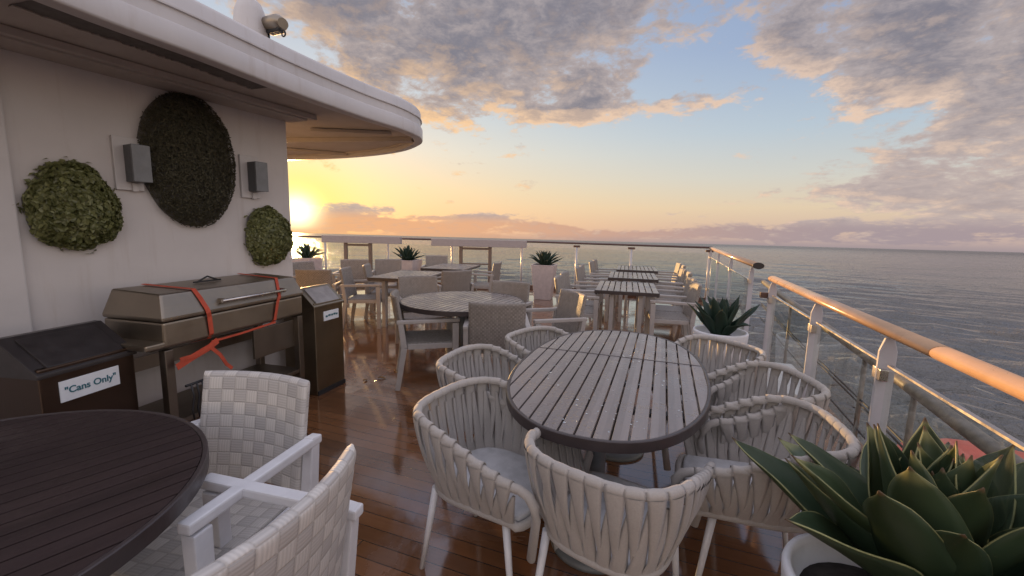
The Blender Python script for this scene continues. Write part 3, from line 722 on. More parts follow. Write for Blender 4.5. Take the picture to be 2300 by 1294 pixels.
for (x, y) in ((.025, .03), (GL - .025, .03), (.025, GDp - .03), (GL - .025, GDp - .03)):
    b = MB(); b.box((x, y, .38), (.05, .05, .76)); b.build('leg', 'steel_dark', gr, bevel=.004)
b = MB(); b.box((GL / 2, GDp - .04, .60), (GL - .12, .02, .09)); b.build('back_rail', 'steel_dark', gr, bevel=.003)
b = MB(); b.box((GL / 2, GDp / 2, .30), (GL - .04, GDp - .03, .03)); b.build('lower_shelf', 'steel_dark', gr, bevel=.004)
b = MB(); b.box((GL * .78, .06, .62), (.40, .02, .22)); b.build('burner_panel', 'steel_dark', gr, bevel=.004)
b = MB(); b.box((-.055, GDp / 2, .80), (.11, GDp + .02, .035)); b.build('side_shelf', 'steel', gr, bevel=.010)
b = MB()
for x in (.12, .155, .19): b.tube([(x, -.015, .52), (x + .008, -.02, .44), (x - .004, -.015, .36), (x, -.02, .30)], .006, 6)
b.tube([(.09, -.01, .52), (.22, -.01, .52)], .008, 6); b.build('tool_rack', 'black', gr)
def strap(name, pts, w, label, parent_loc=(-1.99, 2.36, 0), rz=rzdir(14), extra=None):
    t = thing(name, label, 'strap', parent_loc, rz, 'orange straps tied round the grill')
    b = MB(); pv = [Vector(p) for p in pts]
    for i in range(len(pv) - 1):
        d = (pv[i + 1] - pv[i]); 
    tw = Vector((1, 0, 0))
    for i, p in enumerate(pv):
        tt = pv[min(i + 1, len(pv) - 1)] - pv[max(i - 1, 0)]
        s = tw - tt.normalized() * tw.dot(tt.normalized()); s = s.normalized() if s.length > .2 else Vector((0, 0, 1))
        nn = tt.cross(s).normalized()
        for a, e in ((-1, -1), (1, -1), (1, 1), (-1, 1)): b.v.append(p + s * (a * w / 2) + nn * (e * .0012))
    for i in range(len(pv) - 1):
        for k in range(4): b.face([4 * i + k, 4 * i + (k + 1) % 4, 4 * i + 4 + (k + 1) % 4, 4 * i + 4 + k])
    b.face([3, 2, 1, 0]); e = 4 * (len(pv) - 1); b.face([e, e + 1, e + 2, e + 3])
    b.build('webbing', 'strap', t)
    if extra:
        for q, ww in extra:
            b = MB(); qv = [Vector(p) for p in q]
            for i in range(len(qv) - 1): b.bar(qv[i], qv[i + 1], .003, ww)
            b.build('loose_end', 'strap', t)
    return t
strap('tie_down_strap', [(.20, .41, 1.108), (.215, .25, 1.100), (.23, .045, 1.093), (.245, .018, 1.04), (.262, -.014, .965), (.265, -.020, .94), (.275, -.012, .91), (.285, -.008, .80), (.285, .02, .765), (.26, .14, .735)], .030, 'orange strap over the near part of the grill lid, knotted below with loose ends',
      extra=[([(.03, -.035, .66), (.12, -.035, .69), (.24, -.035, .725), (.30, -.035, .755)], .040), ([(.24, -.037, .73), (.30, -.045, .66), (.34, -.045, .585), (.375, -.05, .545)], .022), ([(.26, -.03, .755), (.50, -.02, .755), (.80, -.012, .768)], .014), ([(.05, -.038, .70), (.16, -.04, .70), (.26, -.04, .74)], .024)])
strap('tie_down_strap', [(.90, .41, 1.108), (.885, .042, 1.093), (.87, .016, 1.03), (.85, -.014, .96), (.83, -.014, .92), (.80, -.008, .785), (.79, .03, .755)], .026, 'orange strap over the far part of the grill lid, pulled tight')

# ------------------------------------------------------------------ tables
def ell_pts(a, b, n=72, p=2.25, k=1.0):
    out = []
    for i in range(n):
        t = 2 * PI * i / n; c, s = math.cos(t), math.sin(t)
        out.append((k * a * math.copysign(abs(c) ** (2 / p), c), k * b * math.copysign(abs(s) ** (2 / p), s)))
    return out
def half_chord(x, a, b, p): return b * max(0, 1 - min(1, abs(x) / a) ** p) ** (1 / p)
def oval_top(t, a, b, pitch, gap, p, z, mat, seam=None, rimw=.016, rimh=.045):
    """a = half width (local x), b = half length (local y); slats run along y"""
    ai, bi = a - rimw, b - rimw
    s = MB(); n = int(2 * ai / pitch) + 1; x0 = -n * pitch / 2
    for i in range(n):
        xa = max(-ai + .002, x0 + i * pitch + gap / 2); xb = min(ai - .002, x0 + (i + 1) * pitch - gap / 2)
        if xb - xa < .008: continue
        xs = [xa + (xb - xa) * k / 14 for k in range(15)]
        top = [(x, half_chord(x, ai, bi, p) - .002) for x in xs]
        if top[7][1] < .02: continue
        segs = [(None, None)]
        for lo, hi in segs:
            P1 = [(x, (-h if lo is None else max(-h, lo))) for x, h in top]; P2 = [(x, (h if hi is None else min(h, hi))) for x, h in reversed(top)]
            if max(q[1] for q in P2) - min(q[1] for q in P1) < .02 or any(q[1] < P1[0][1] - 9 for q in P2): continue
            if lo is not None and min(h for _, h in top) < lo: continue
            if hi is not None and -min(h for _, h in top) > hi: continue
            s.prism(P1 + P2, z - .022, z)
    so_ = s.build('slats', mat, t, bevel=.0022, seg=1)
    if seam is not None:
        e = MB(); h = half_chord(seam, bi, ai, p) - .002; e.box((0, seam, z - .004), (2 * h, .007, .012)); e.build('leaf_joint', 'rim', t)
    r = MB(); o = ell_pts(a, b, 84, p); i_ = ell_pts(ai, bi, 84, p); n = len(o)
    for (px, py), (qx, qy) in zip(o, i_): r.v += [Vector((px, py, z - rimh)), Vector((px, py, z + .001)), Vector((qx, qy, z + .001)), Vector((qx, qy, z - rimh))]
    for k in range(n):
        e, f2 = 4 * k, 4 * ((k + 1) % n)
        for j in range(4): r.face([e + j, f2 + j, f2 + (j + 1) % 4, e + (j + 1) % 4])
    autosmooth(r.build('table_edge', 'rim', t, bevel=.003, seg=1))
    c = MB()
    for yy in (-.55 * b, -.18 * b, .18 * b, .55 * b):
        h = half_chord(yy, bi, ai, p) - .01; c.box((0, yy, z - .034), (2 * h, .05, .02))
    c.build('cross_bar', 'gapbar', t)
def pedestal(t, y, z, rb=.2, rc=.045, mat='ground', x=0.0):
    b = MB(); b.lathe([(rb, 0), (rb, .018), (rb - .02, .03), (.07, .045), (.06, .05)], 36, (x, y, 0)); b.build('pedestal_base', mat, t)
    b = MB(); b.lathe([(rc, .05), (rc, z - .045)], 20, (x, y, 0)); b.build('pedestal_column', mat, t)
MT = Vector((.57, 2.31, 0))
t = thing('oval_table', 'wet oval slatted table grey with reflected sky, ringed by rope tub chairs', 'table', MT, -R(19.6))
oval_top(t, .505, .905, .0655, .0085, 2.3, .75, 'slat', seam=.20)
pedestal(t, -.46, .75); pedestal(t, .52, .75)
def drops(t, a, b, z, n, seed, x0=-1, x1=1, y0=-1, y1=1):
    rr = random.Random(seed); m_ = MB(); k = 0
    while k < n:
        x, y = rr.uniform(x0, x1), rr.uniform(y0, y1)
        if (x / a) ** 2 + (y / b) ** 2 > .92: continue
        if abs((x / .0655 + .5) % 1.0 - .5) < .12: continue
        if rr.random() > .35 + .65 * (math.sin(x * 9 + 1) * math.sin(y * 7) > 0): continue
        k += 1; r = rr.choice((.002, .0025, .003, .004, .0055)) * rr.uniform(.7, 1.2)
        m_.lathe([(r, .0001), (r * .92, r * .22), (r * .6, r * .42), (r * .08, r * .5)], 8, (x, y, z), sx=rr.uniform(.8, 1.7), sy=rr.uniform(.8, 1.3))
    o = m_.build('raindrops', 'water', t); o['kind'] = 'stuff'
drops(t, .48, .88, .7502, 150, 5, -.48, .48, -.88, .88)
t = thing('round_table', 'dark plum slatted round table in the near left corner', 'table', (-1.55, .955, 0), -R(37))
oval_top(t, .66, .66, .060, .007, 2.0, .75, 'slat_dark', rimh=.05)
for x, y in ((.3, .3), (-.3, .3), (.3, -.3), (-.3, -.3)):
    b = MB(); b.bar((x * 1.1, y * 1.1, 0), (x, y, .71), .055, .055); b.build('leg', 'white', t, bevel=.004)
t = thing('round_table', 'grey round slatted table in the middle of the deck behind the rope chairs', 'table', (-.52, 4.42, 0), -R(24))
oval_top(t, .65, .65, .066, .012, 2.0, .75, 'slat', rimh=.045)
pedestal(t, 0, .75, .26, .05)
def rect_table(loc, rz, w, l, label, grp, mat='slat'):
    t = thing('slatted_table', label, 'table', loc, rz, grp)
    s = MB(); n = 10; p = w / n
    for i in range(n): s.box((-w / 2 + (i + .5) * p, 0, .739), (p - .014, l - .03, .022))
    s.build('slats', mat, t, bevel=.002, seg=1)
    b = MB()
    for sx in (-1, 1): b.box((sx * (w / 2 - .02), 0, .712), (.025, l - .02, .028))
    for sy in (-1, 1): b.box((0, sy * (l / 2 - .012), .730), (w, .022, .044))
    b.build('table_edge', 'rim', t, bevel=.002)
    b = MB()
    for yy in (-.3, 0, .3): b.box((0, yy * l, .720), (w - .06, .04, .014))
    b.build('cross_bar', 'gapbar', t)
    for sx in (-1, 1):
        for sy in (-1, 1):
            b = MB(); b.box((sx * (w / 2 - .22), sy * (l / 2 - .10), .35), (.055, .055, .70)); b.build('leg', 'frame_far', t, bevel=.003)
    return t
RT = [((1.60, 5.86, 0), 'nearest'), ((2.12, 7.42, 0), 'middle'), ((2.63, 8.95, 0), 'farthest')]
for (loc, w_) in RT: rect_table(loc, -R(15), .80, 1.15, w_ + ' of the three slatted tables in a row by the side rail', 'slatted tables in a row by the side rail')
rect_table((-1.66, 6.78, 0), -R(9), .80, 1.25, 'rectangular slatted table behind the round one, nearer of the pair left of centre', 'slatted tables left of centre')
rect_table((-1.20, 8.42, 0), -R(11), .82, 1.25, 'rectangular slatted table nearest the far rail, farther of the pair left of centre', 'slatted tables left of centre')

# ------------------------------------------------------------------ rope tub chairs
def make_tub():
    t = thing('rope_chair', 'x', 'chair')
    RX, RYB, FY = .285, .27, .31
    PX = 2.9; half = [Vector((0, -RYB, 0))]
    for i in range(1, 201):
        a = PI / 2 * i / 200; half.append(Vector((RX * math.sin(a) ** (2 / PX), -RYB * max(0, math.cos(a)) ** (2 / PX), 0)))
    half.append(Vector((RX - .012, FY, 0))); acc = [0.0]
    for p, q in zip(half[:-1], half[1:]): acc.append(acc[-1] + (q - p).length)
    def plan(s, k=1.0, yo=0.0):                               # s in [-1, 1] from the left arm round the back to the right arm
        d = min(abs(s), 1) * acc[-1]; lo, hi = 0, len(acc) - 1
        while hi - lo > 1:
            mid = (lo + hi) // 2
            if acc[mid] <= d: lo = mid
            else: hi = mid
        p = half[lo].lerp(half[hi], (d - acc[lo]) / max(1e-9, acc[hi] - acc[lo]))
        return Vector(((1 if s >= 0 else -1) * p.x * k, p.y * k + yo, 0))
    def rimz(s): q = min(1, max(0, (abs(s) - .35) / .65)); return .738 - .14 * q * q * (3 - 2 * q)
    rim = []
    for i in range(241):
        s = -1 + 2 * i / 240; p = plan(s); p.z = rimz(s); rim.append(p)
    e0, e1 = rim[0].copy(), rim[-1].copy()
    def curl(e, sg): return [e + Vector((0, .035, -.012)), e + Vector((-sg * .003, .058, -.045)), e + Vector((-sg * .012, .062, -.10)), e + Vector((-sg * .045, .03, -.285))]
    path = list(reversed(curl(e0, -1))) + rim + curl(e1, 1)
    nb_ = len(rim); rads = [.0165] * len(path); k0 = (len(path) - nb_) // 2
    for i in range(nb_): rads[k0 + i] = .0150 * (1 + .085 * abs(math.sin(PI * 25 * (-1 + 2 * i / (nb_ - 1)) / 1.94)) ** .6)
    b = MB(); b.tube(path, rads, 12, ell=(1.0, 1.12)); b.build('rim', 'rope', t)
    KB, YB, ZB = .76, .015, .40
    N = 25; f = MB(); rr = random.Random(2); PITCH = 1.94 / N
    for i in range(N + 1):
        for lay in (1, -1):                                   # outer bands hang from the rim, inner ones rise from the seat between them
            s0 = -.97 + PITCH * (i + (.5 if lay > 0 else 0))
            if s0 > .99: continue
            K = 14; jw = rr.uniform(.90, 1.10); lean = rr.uniform(.2, .5) * PITCH * lay; wav = rr.uniform(0, 6)
            v0, v1 = (0.0, .86) if lay > 0 else (.14, 1.0); first = True
            for k in range(K + 1):
                v = v0 + (v1 - v0) * k / K
                s_ = max(-1, min(1, s0 + lean * (v - .5)))
                pt = plan(s_); z = (rimz(s_) - .006) * (1 - v) + ZB * v
                q = pt.lerp(plan(s_, KB, YB), v ** 1.15)
                tan = (plan(min(1, s_ + .02)) - plan(max(-1, s_ - .02))).normalized(); nn = Vector((tan.y, -tan.x, 0))
                w = (.013 + .050 * max(0, 1 - v / .82)) if lay > 0 else (.013 + .048 * max(0, (v - .14) / .86) ** .8)
                w *= jw
                dn = .0135 * (1 - v) ** 1.5 + .0015 if lay > 0 else -.003 + .006 * v
                c = Vector((q.x, q.y, z)) + nn * (.013 * math.sin(PI * v) + dn + .0012 * math.sin(v * 7 + wav))
                tw = (.28 if lay > 0 else -.28) * math.sin(PI * v)
                t2 = (tan * math.cos(tw) + nn * math.sin(tw)); n2 = (nn * math.cos(tw) - tan * math.sin(tw)); th = .0060 + .10 * max(0, .016 - w)
                base = len(f.v)
                for (aw, ah) in ((-.5, 0), (-.28, .8), (0, 1), (.28, .8), (.5, 0), (.28, -.7), (-.28, -.7)): f.v.append(c + t2 * (aw * w) + n2 * (ah * th))
                if not first:
                    for j in range(7): f.face([base - 7 + j, base - 7 + (j + 1) % 7, base + (j + 1) % 7, base + j], smooth=True)
                first = False
            if lay > 0:                                        # the strap loops over the top tube
                s_ = max(-1, min(1, s0 - lean * .5)); pt = plan(s_); zc = rimz(s_)
                tan = (plan(min(1, s_ + .02)) - plan(max(-1, s_ - .02))).normalized(); nn = Vector((tan.y, -tan.x, 0)); first = True
                for k in range(9):
                    a = R(215) - R(250) * k / 8; o_ = nn * math.cos(a) + Vector((0, 0, 1)) * math.sin(a); w = .069 * (1 - .05 * (k / 8)); base = len(f.v)
                    for (aw, ah) in ((-.5, -.5), (-.3, .6), (0, 1), (.3, .6), (.5, -.5), (.28, -1.2), (-.28, -1.2)): f.v.append(Vector((pt.x, pt.y, zc)) + o_ * (.0172 + ah * .0020) + tan * (aw * w))
                    if not first:
                        for j in range(7): f.face([base - 7 + j, base - 7 + (j + 1) % 7, base + (j + 1) % 7, base + j], smooth=True)
                    first = False
    f.build('woven_back', 'rope', t)
    ring = [Vector((plan(-1 + 2 * i / 40, KB, YB).x, plan(-1 + 2 * i / 40, KB, YB).y, ZB)) for i in range(41)]
    fr = [Vector((.216 * math.cos(a), .262 + .05 * math.sin(a), ZB)) for a in arc(.1, PI - .1, 10)]
    b = MB(); b.tube(ring + fr, .017, 10, closed=True); b.build('seat_ring', 'rope', t)
    cu = MB(); poly = [(p.x * .95, p.y * .95) for p in ring + fr]; cu.prism(poly, ZB - .012, ZB + .030); cu.build('seat_cushion', 'cushion', t, bevel=.016, seg=3, smooth=True)
    for sx in (-1, 1):
        for (y0, y1, sp) in ((-.15, -.215, 1.13), (.20, .255, 1.13)):
            b = MB(); x = .182; b.tube([(sx * x, y0, ZB), (sx * x * sp, y1, 0)], [.0165, .0105], 12); b.build('leg', 'white', t)
    return t
tub = make_tub()
def tframe(al, pe): return MT + AV * al + PV * pe
used = []
def put(proto, p, f, label, group):
    o = proto if proto not in used else copy_tree(proto)
    if proto not in used: used.append(proto)
    o.location = (p[0], p[1], 0); o.rotation_euler.z = facing(*f)
    tag(o, label, None, group); return o
GT = 'rope tub chairs round the oval table'
TUBS = [((.385, 1.45), (.58, .81), 'nearest rope tub chair, its back to us at the near end of the oval table'),
        ((-.085, 1.762), (.86, -.51), 'rope tub chair at the near left of the oval table, its leg standing free'),
        ((-.11, 2.395), (.93, -.36), 'rope tub chair left of the oval table, second from the near left one'),
        ((.28, 2.95), (.80, -.60), 'rope tub chair at the far left of the oval table, mostly behind the tabletop'),
        ((1.35, 2.78), (-.88, -.47), 'rope tub chair at the far right of the oval table, before the potted agave'),
        ((1.33, 2.20), (-.95, .05), 'rope tub chair in the middle of the right side of the oval table'),
        ((1.075, 1.69), (-.95, .26), 'rope tub chair at the near right of the oval table, behind the big agave')]
for p, f, l in TUBS: put(tub, p, f, l, GT)

# ------------------------------------------------------------------ woven armchairs
def make_arm(WV='weave', FR='white'):
    t = thing('woven_armchair', 'x', 'chair')
    Wd, TH, CELL = .50, .040, .052
    def back(u, v):                                           # u across, v round the section (front face, over the top, rear face)
        x = (u - .5) * Wd; cur = .045 * (1 - (2 * u - 1) ** 2)
        H = .415; z0 = .44; tot = 2 * H + PI * TH / 2; d = v * tot
        if d < H: z, off = z0 + d, TH / 2
        elif d < H + PI * TH / 2:
            a = (d - H) / (TH / 2); z, off = z0 + H + math.sin(a) * TH / 2, math.cos(a) * TH / 2
        else: z, off = z0 + H - (d - H - PI * TH / 2), -TH / 2
        rec = .17 * (z - .44)
        cx = u * Wd / CELL; cy = d / CELL
        puff = .0018 * (abs(math.sin(PI * cx)) ** .5 * abs(math.sin(PI * cy)) ** .5)
        ed = 1 - max(0, abs(2 * u - 1) - .93) / .07
        off *= .35 + .65 * math.sqrt(max(0, ed)); off += puff * (1 if off > 0 else -1)
        return (x, -.225 - cur - rec + off, z)
    nu, nv = 40, 74
    tot = 2 * .415 + PI * TH / 2
    b = MB(); b.grid(back, nu, nv, lambda u, v: (u * Wd / CELL, v * tot / CELL)); 
    b.grid(lambda u, v: Vector(back(0, v * .5)).lerp(Vector(back(0, 1 - v * .5)), u), 2, 37, lambda u, v: (u, v * 8)); b.grid(lambda u, v: Vector(back(1, v * .5)).lerp(Vector(back(1, 1 - v * .5)), u), 2, 37, lambda u, v: (u, v * 8))
    b.build('backrest', WV, t)
    def seat(u, v):
        D = .47; T_ = .045; tot = 2 * D + 2 * T_; x = (u - .5) * .49; d = v * tot
        if d < D: y, z = -.225 + d, .435
        elif d < D + T_: y, z = -.225 + D, .435 - (d - D)
        elif d < 2 * D + T_: y, z = -.225 + D - (d - D - T_), .39
        else: y, z = -.225, .39 + (d - 2 * D - T_)
        pf = .003 * abs(math.sin(PI * u * .49 / CELL)) ** .5 * abs(math.sin(PI * d / CELL)) ** .5
        return (x, y, z + (pf if z > .41 else -pf) - (.012 * math.sin(PI * u) if z > .42 else 0))
    b = MB(); b.grid(seat, 36, 80, lambda u, v: (u * .49 / CELL, v * (2 * .47 + .09) / CELL))
    for u_ in (0, 1): b.grid(lambda a, v, u_=u_: Vector(seat(u_, v * .44)).lerp(Vector(seat(u_, .955 - v * .44)), a), 1, 20, lambda a, v: (a, v * 9))
    b.build('seat', WV, t)
    for sx in (-1, 1):
        X = sx * .275
        b = MB(); b.bar((X, .235, 0), (X, .235, .625), .042, .050, .048, .060, Vector((0, 1, 0))); b.build('leg', FR, t, bevel=.005)
        b = MB(); b.bar((X, -.30, 0), (X, -.235, .40), .042, .045, .045, .055, Vector((0, 1, 0))); b.bar((X, -.235, .40), (X, -.268, .66), .045, .055, .042, .045, Vector((0, 1, 0))); b.build('leg', FR, t, bevel=.005)
        b = MB(); b.bar((X, -.30, .640), (X, .275, .652), .046, .034); b.build('armrest', FR, t, bevel=.007)
        b = MB(); b.box((sx * .262, .005, .405), (.022, .42, .05)); b.build('side_rail', FR, t, bevel=.004)
    b = MB(); b.box((0, .225, .385), (.50, .025, .045)); b.build('front_rail', FR, t, bevel=.004)
    return t
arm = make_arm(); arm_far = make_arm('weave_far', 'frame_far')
ARMS = [((-1.115, 1.395), (-.20, -.98), 'woven white armchair facing us between the plum table and the grill', 'woven armchairs round the plum table'),
        ((-.80, .975), (-.975, .22), 'nearest woven white armchair, seen over its curved back', 'woven armchairs round the plum table'),
        ((-.82, 4.10), (.97, .25), 'armchair side-on at the left edge of the grey round table, on wet deck', 'armchairs round the grey round table'),
        ((-.135, 3.915), (-.04, 1), 'armchair with its back square to us in front of the grey round table', 'armchairs round the grey round table'),
        ((-.13, 4.83), (-.38, -.93), 'armchair behind the grey round table, only the top of its back showing', 'armchairs round the grey round table'),
        ((.36, 4.24), (-.92, -.38), 'armchair at the right edge of the grey round table, low sun catching its back', 'armchairs round the grey round table'),
        ((-1.12, 5.18), (.35, -.93), 'armchair beyond the left rim of the grey round table, before the rectangular table', 'armchairs round the grey round table'),
        ((-2.22, 6.38), (.99, .1), 'nearer armchair on the left of the rectangular table, right of the tall bin', 'armchairs left of centre'),
        ((-2.12, 7.05), (.99, .16), 'second armchair on the left of the rectangular table, next to the far planter', 'armchairs left of centre'),
        ((-1.00, 6.62), (-.55, .83), 'armchair at the right side of the nearer rectangular table left of centre', 'armchairs left of centre'),
        ((-.58, 8.20), (-.97, .22), 'armchair right of the far rectangular table, in front of the dark gate frame', 'armchairs left of centre'),
        ((-1.72, 9.45), (.1, -1), 'armchair at the far end of the far rectangular table, next to the rail', 'armchairs left of centre'),
        ((-2.88, 6.32), (-.1, 1), 'armchair just behind the tall bin, its back turned to us against the sun', 'armchairs behind the tall bin'),
        ((-3.35, 7.20), (.9, -.3), 'armchair at the wall end, beneath the leftmost far planter', 'armchairs behind the tall bin'),
        ((-2.95, 7.75), (.2, -1), 'left armchair of two side by side under the left gate frame', 'armchairs behind the tall bin'),
        ((-2.38, 8.00), (.2, -1), 'right armchair of two side by side under the left gate frame', 'armchairs behind the tall bin')]
AR = Vector((math.sin(R(16)), math.cos(R(16)), 0)); PR = Vector((math.cos(R(16)), -math.sin(R(16)), 0))
WORD = {'nearest': 'nearest', 'middle': 'middle', 'farthest': 'farthest'}
for (loc, w_) in RT:
    for sd, sn in ((-1, 'left'), (1, 'right')):
        for al, an in ((-.29, 'nearer'), (.29, 'farther')):
            p = Vector(loc) + AR * al + PR * (sd * (.60 if sd < 0 else .57))
            ARMS.append(((p.x + rnd.uniform(-.02, .02), p.y + rnd.uniform(-.02, .02)), tuple((PR * -sd + AR * rnd.uniform(-.08, .08)).to_2d()), '%s armchair of the %s side of the %s table in the row by the rail' % (an, sn, w_), 'armchairs along the row of tables by the rail'))
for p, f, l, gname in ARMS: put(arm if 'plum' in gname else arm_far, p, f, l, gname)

# ------------------------------------------------------------------ agaves and planters
def agave(loc, Rl, n, label, mat, seed, wk=.30, group=None, tall=1.0, nv=16, el0=8):
    rr = random.Random(seed); b = MB()
    for i in range(n):
        f = i / (n - 1); a = i * 2.39996 + rr.uniform(-.15, .15)
        el0_ = R(el0 + 72 * f ** .95 + rr.uniform(-5, 5)); Ln = Rl * (1.0 - .18 * f) * rr.uniform(.9, 1.08); w = Ln * wk * rr.uniform(.88, 1.1)
        bend = rr.uniform(-.25, .45) * (1 - .6 * f); tw = rr.uniform(-.25, .25); tipc = rr.uniform(-.6, .5)
        spine = [Vector((0, 0, 0))]; e = el0_ + bend * .5; dirs = []
        for k in range(nv):
            v = k / nv; ee = el0_ + .30 - bend * v * 1.4 + tipc * max(0, v - .8) * 2
            dv = Vector((math.cos(ee), 0, math.sin(ee) * tall)).normalized(); dirs.append(dv); spine.append(spine[-1] + dv * Ln / nv)
        dirs.append(dirs[-1])
        ro = Matrix.Rotation(a, 3, 'Z'); r0_ = .025 + .05 * (1 - f)
        def fn(u, v, spine=spine, dirs=dirs, ro=ro, w=w, tw=tw, r0_=r0_, sd=i):
            k = min(int(round(v * nv)), nv); p = spine[k]; dd = dirs[k]; nn = Vector((-dd.z, 0, dd.x))
            prof = .62 + .38 * math.sin(PI / 2 * v / .42) if v < .42 else max(.010, 1 - ((v - .42) / .58) ** 1.75)
            if v > .9: prof = max(.008, .264 * ((1 - v) / .10) ** 1.35)
            x = (u - .5) * 2; hw = w * .5 * prof
            ch = hw * (.75 - .25 * v) * (x * x)                      # channel
            wav = .012 * hw / max(.001, w * .5) * math.sin(v * 9 + sd) * x
            q = p + Vector((r0_, 0, 0)) + Vector((0, 1, 0)) * (hw * x * math.cos(tw * v)) + nn * (ch + wav + hw * x * math.sin(tw * v))
            th = 0
            return ro @ q
        b.grid(fn, 8, nv, lambda u, v, i=i: (i + .002 + u * .996, v))
    o = b.build('agave_plant', mat, None, loc=loc, recalc=False)
    sm = o.modifiers.new('thickness', 'SOLIDIFY'); sm.thickness = .0035 * Rl / .45; sm.offset = 0
    return tag(o, label, 'plant', group)
def round_pot(name, loc, r, h, label):
    t = thing(name, label, 'planter', loc)
    b = MB(); b.lathe([(r * .72, 0), (r * .80, .02), (r * .97, h * .8), (r, h - .015), (r - .006, h), (r - .022, h), (r - .028, h - .02), (r - .05, h - .075), (.01, h - .075)], 48); b.build('pot_wall', 'pot', t)
    b = MB(); b.lathe([(r - .05, h - .074), (r * .5, h - .055), (.01, h - .05)], 32); b.build('soil', 'soil', t)
    return t
def square_planter(loc, rz, wt, wbm, h, label):
    t = thing('tall_planter', label, 'planter', loc, rz, 'tall tapered planters along the far rail')
    b = MB(); b.bar((0, 0, 0), (0, 0, h), wbm, wbm, wt, wt, Vector((0, 1, 0))); b.build('planter_body', 'planter', t, bevel=.012)
    b = MB()
    for s_ in (-1, 1): b.box((s_ * (wt / 2 - .012), 0, h + .012), (.03, wt + .006, .024)); b.box((0, s_ * (wt / 2 - .012), h + .0115), (wt - .054, .03, .023))
    b.build('planter_rim', 'planter', t, bevel=.004)
    b = MB(); b.box((0, 0, h + .005), (wt - .06, wt - .06, .012)); b.build('soil', 'soil', t)
    return t
FG = Vector((1.03, 1.06, 0))
round_pot('round_planter', FG + Vector((.02, 0, 0)), .235, .525, 'white round planter in the near right corner under the big agave')
agave(FG + Vector((.155, .0, .50)), .52, 40, 'big blue-green agave with pale leaf edges in the near right corner', 'agave', 11, .385, 'agave plants in planters', nv=22, el0=6, tall=1.15)
A2 = Vector((1.98, 3.92, 0))
round_pot('round_planter', A2, .24, .60, 'white round planter by the side rail behind the rope chairs')
agave(A2 + Vector((0, 0, .55)), .40, 30, 'dark green agave by the side rail beside the gap in the handrail', 'agave_far', 21, .30, 'agave plants in planters', tall=1.3, el0=20)
for (x, y, w1, nm, sd) in ((.70, 9.25, .50, 'right of the far centre', 31), (-2.42, 9.75, .50, 'between the two white gate headers', 32), (-4.75, 9.75, .48, 'at the far left beside the wall end', 33)):
    square_planter((x, y, 0), -R(14), w1, .36, .74, 'tall pale tapered planter ' + nm + ' of the rail')
    agave(Vector((x, y, .74)), .40, 30, 'small agave in the tall planter ' + nm, 'agave_far', sd, .22, 'agave plants in planters', tall=1.1)

# ------------------------------------------------------------------ railings
def v3(p, z): return Vector((p.x, p.y, z))
def flat_post(t, p, d, z, w=.062, th=.016, mat='postw', h0=0.0):
    """white flat post with a shouldered head, standing across direction d"""
    n = Vector((d.y, -d.x)); b = MB(); k = len(b.v)
    prof = [(-w / 2, h0), (w / 2, h0), (w / 2, z - .085), (w * .24, z - .03), (-w * .24, z - .03), (-w / 2, z - .085)]
    for s_ in (-th / 2, th / 2):
        for a, zz in prof: b.v.append(v3(p, zz) + Vector((n.x * a + d.x * s_, n.y * a + d.y * s_, 0)))
    m_ = len(prof)
    for j in range(m_): b.face([j, (j + 1) % m_, m_ + (j + 1) % m_, m_ + j])
    b.face(list(range(m_))[::-1]); b.face([m_ + j for j in range(m_)])
    po = b.build('post', mat, t, bevel=.002, seg=1)
    ang = math.atan2(d.y, d.x)
    for zz in (z - .18, .30):
        c = MB()
        for s_ in (-1, 1): c.box((p.x + d.x * s_ * .022 - n.x * .015, p.y + d.y * s_ * .022 - n.y * .015, zz), (.026, .03, .048), ang)
        c.build('clamp', 'clamp', po, bevel=.003)
    b = MB(); b.box((p.x, p.y, h0 + .006), (.09, .11, .012), ang); b.build('foot', mat, po)
    return po
def handrail(t, pts, z, r, mat, endmat=None, ell=(1.25, .78)):
    b = MB(); b.tube([v3(p, z) for p in pts], r, 20, ell=ell); o = b.build('handrail', mat, t); return o
def glass(t, p, q, z0, z1, th=.012, edge=True):
    d = (q - p); a = math.atan2(d.y, d.x); c = (p + q) / 2
    b = MB(); b.box((c.x, c.y, (z0 + z1) / 2), (d.length, th, z1 - z0), a); o = b.build('glass_panel', 'glass', t)
    if edge:
        b = MB(); b.box((c.x, c.y, z1 + .004), (d.length, th + .006, .008), a); b.build('panel_edge', 'clamp', o)
    return o
HN = 1.132
t = thing('side_railing', 'near side railing with a thick round sunlit handrail, white posts and glass', 'railing', (0, 0, 0))
ys = [3.62, 2.52, 1.68, .86, .02, -.85, -1.7, -2.55]
handrail(t, [railpt(3.66), railpt(1.35)], HN - .004, .031, 'rail'); handrail(t, [railpt(1.345), railpt(-3.0)], HN - .004, .031, 'rail')
for y in ys[:-1]: flat_post(t, railpt(y), RD, HN - .006, w=.060)
for a, c in zip(ys[:-1], ys[1:]): glass(t, railpt(a) - RD * .035, railpt(c) + RD * .035, .10, .985)
b = MB(); b.box((railpt(3.62).x - .02, railpt(3.62).y + .06, .98), (.05, .09, .05), math.atan2(RD.y, RD.x)); b.build('gate_latch', 'darkrail', t, bevel=.005)
t = thing('side_railing', 'far side railing with glass panels, ending in a black cap at the gap', 'railing', (0, 0, 0))
HF = 1.19
hr = handrail(t, [railpt(4.32), railpt(9.26)], HF, .038, 'rail')
b = MB(); b.tube([v3(railpt(4.285), HF), v3(railpt(4.318), HF)], .042, 20, ell=(1.25, .8)); b.build('end_cap', 'railend', hr)
ys = [4.60, 6.15, 7.7, 9.22]
for y in ys: flat_post(t, railpt(y), RD, HF - .01, w=.045)
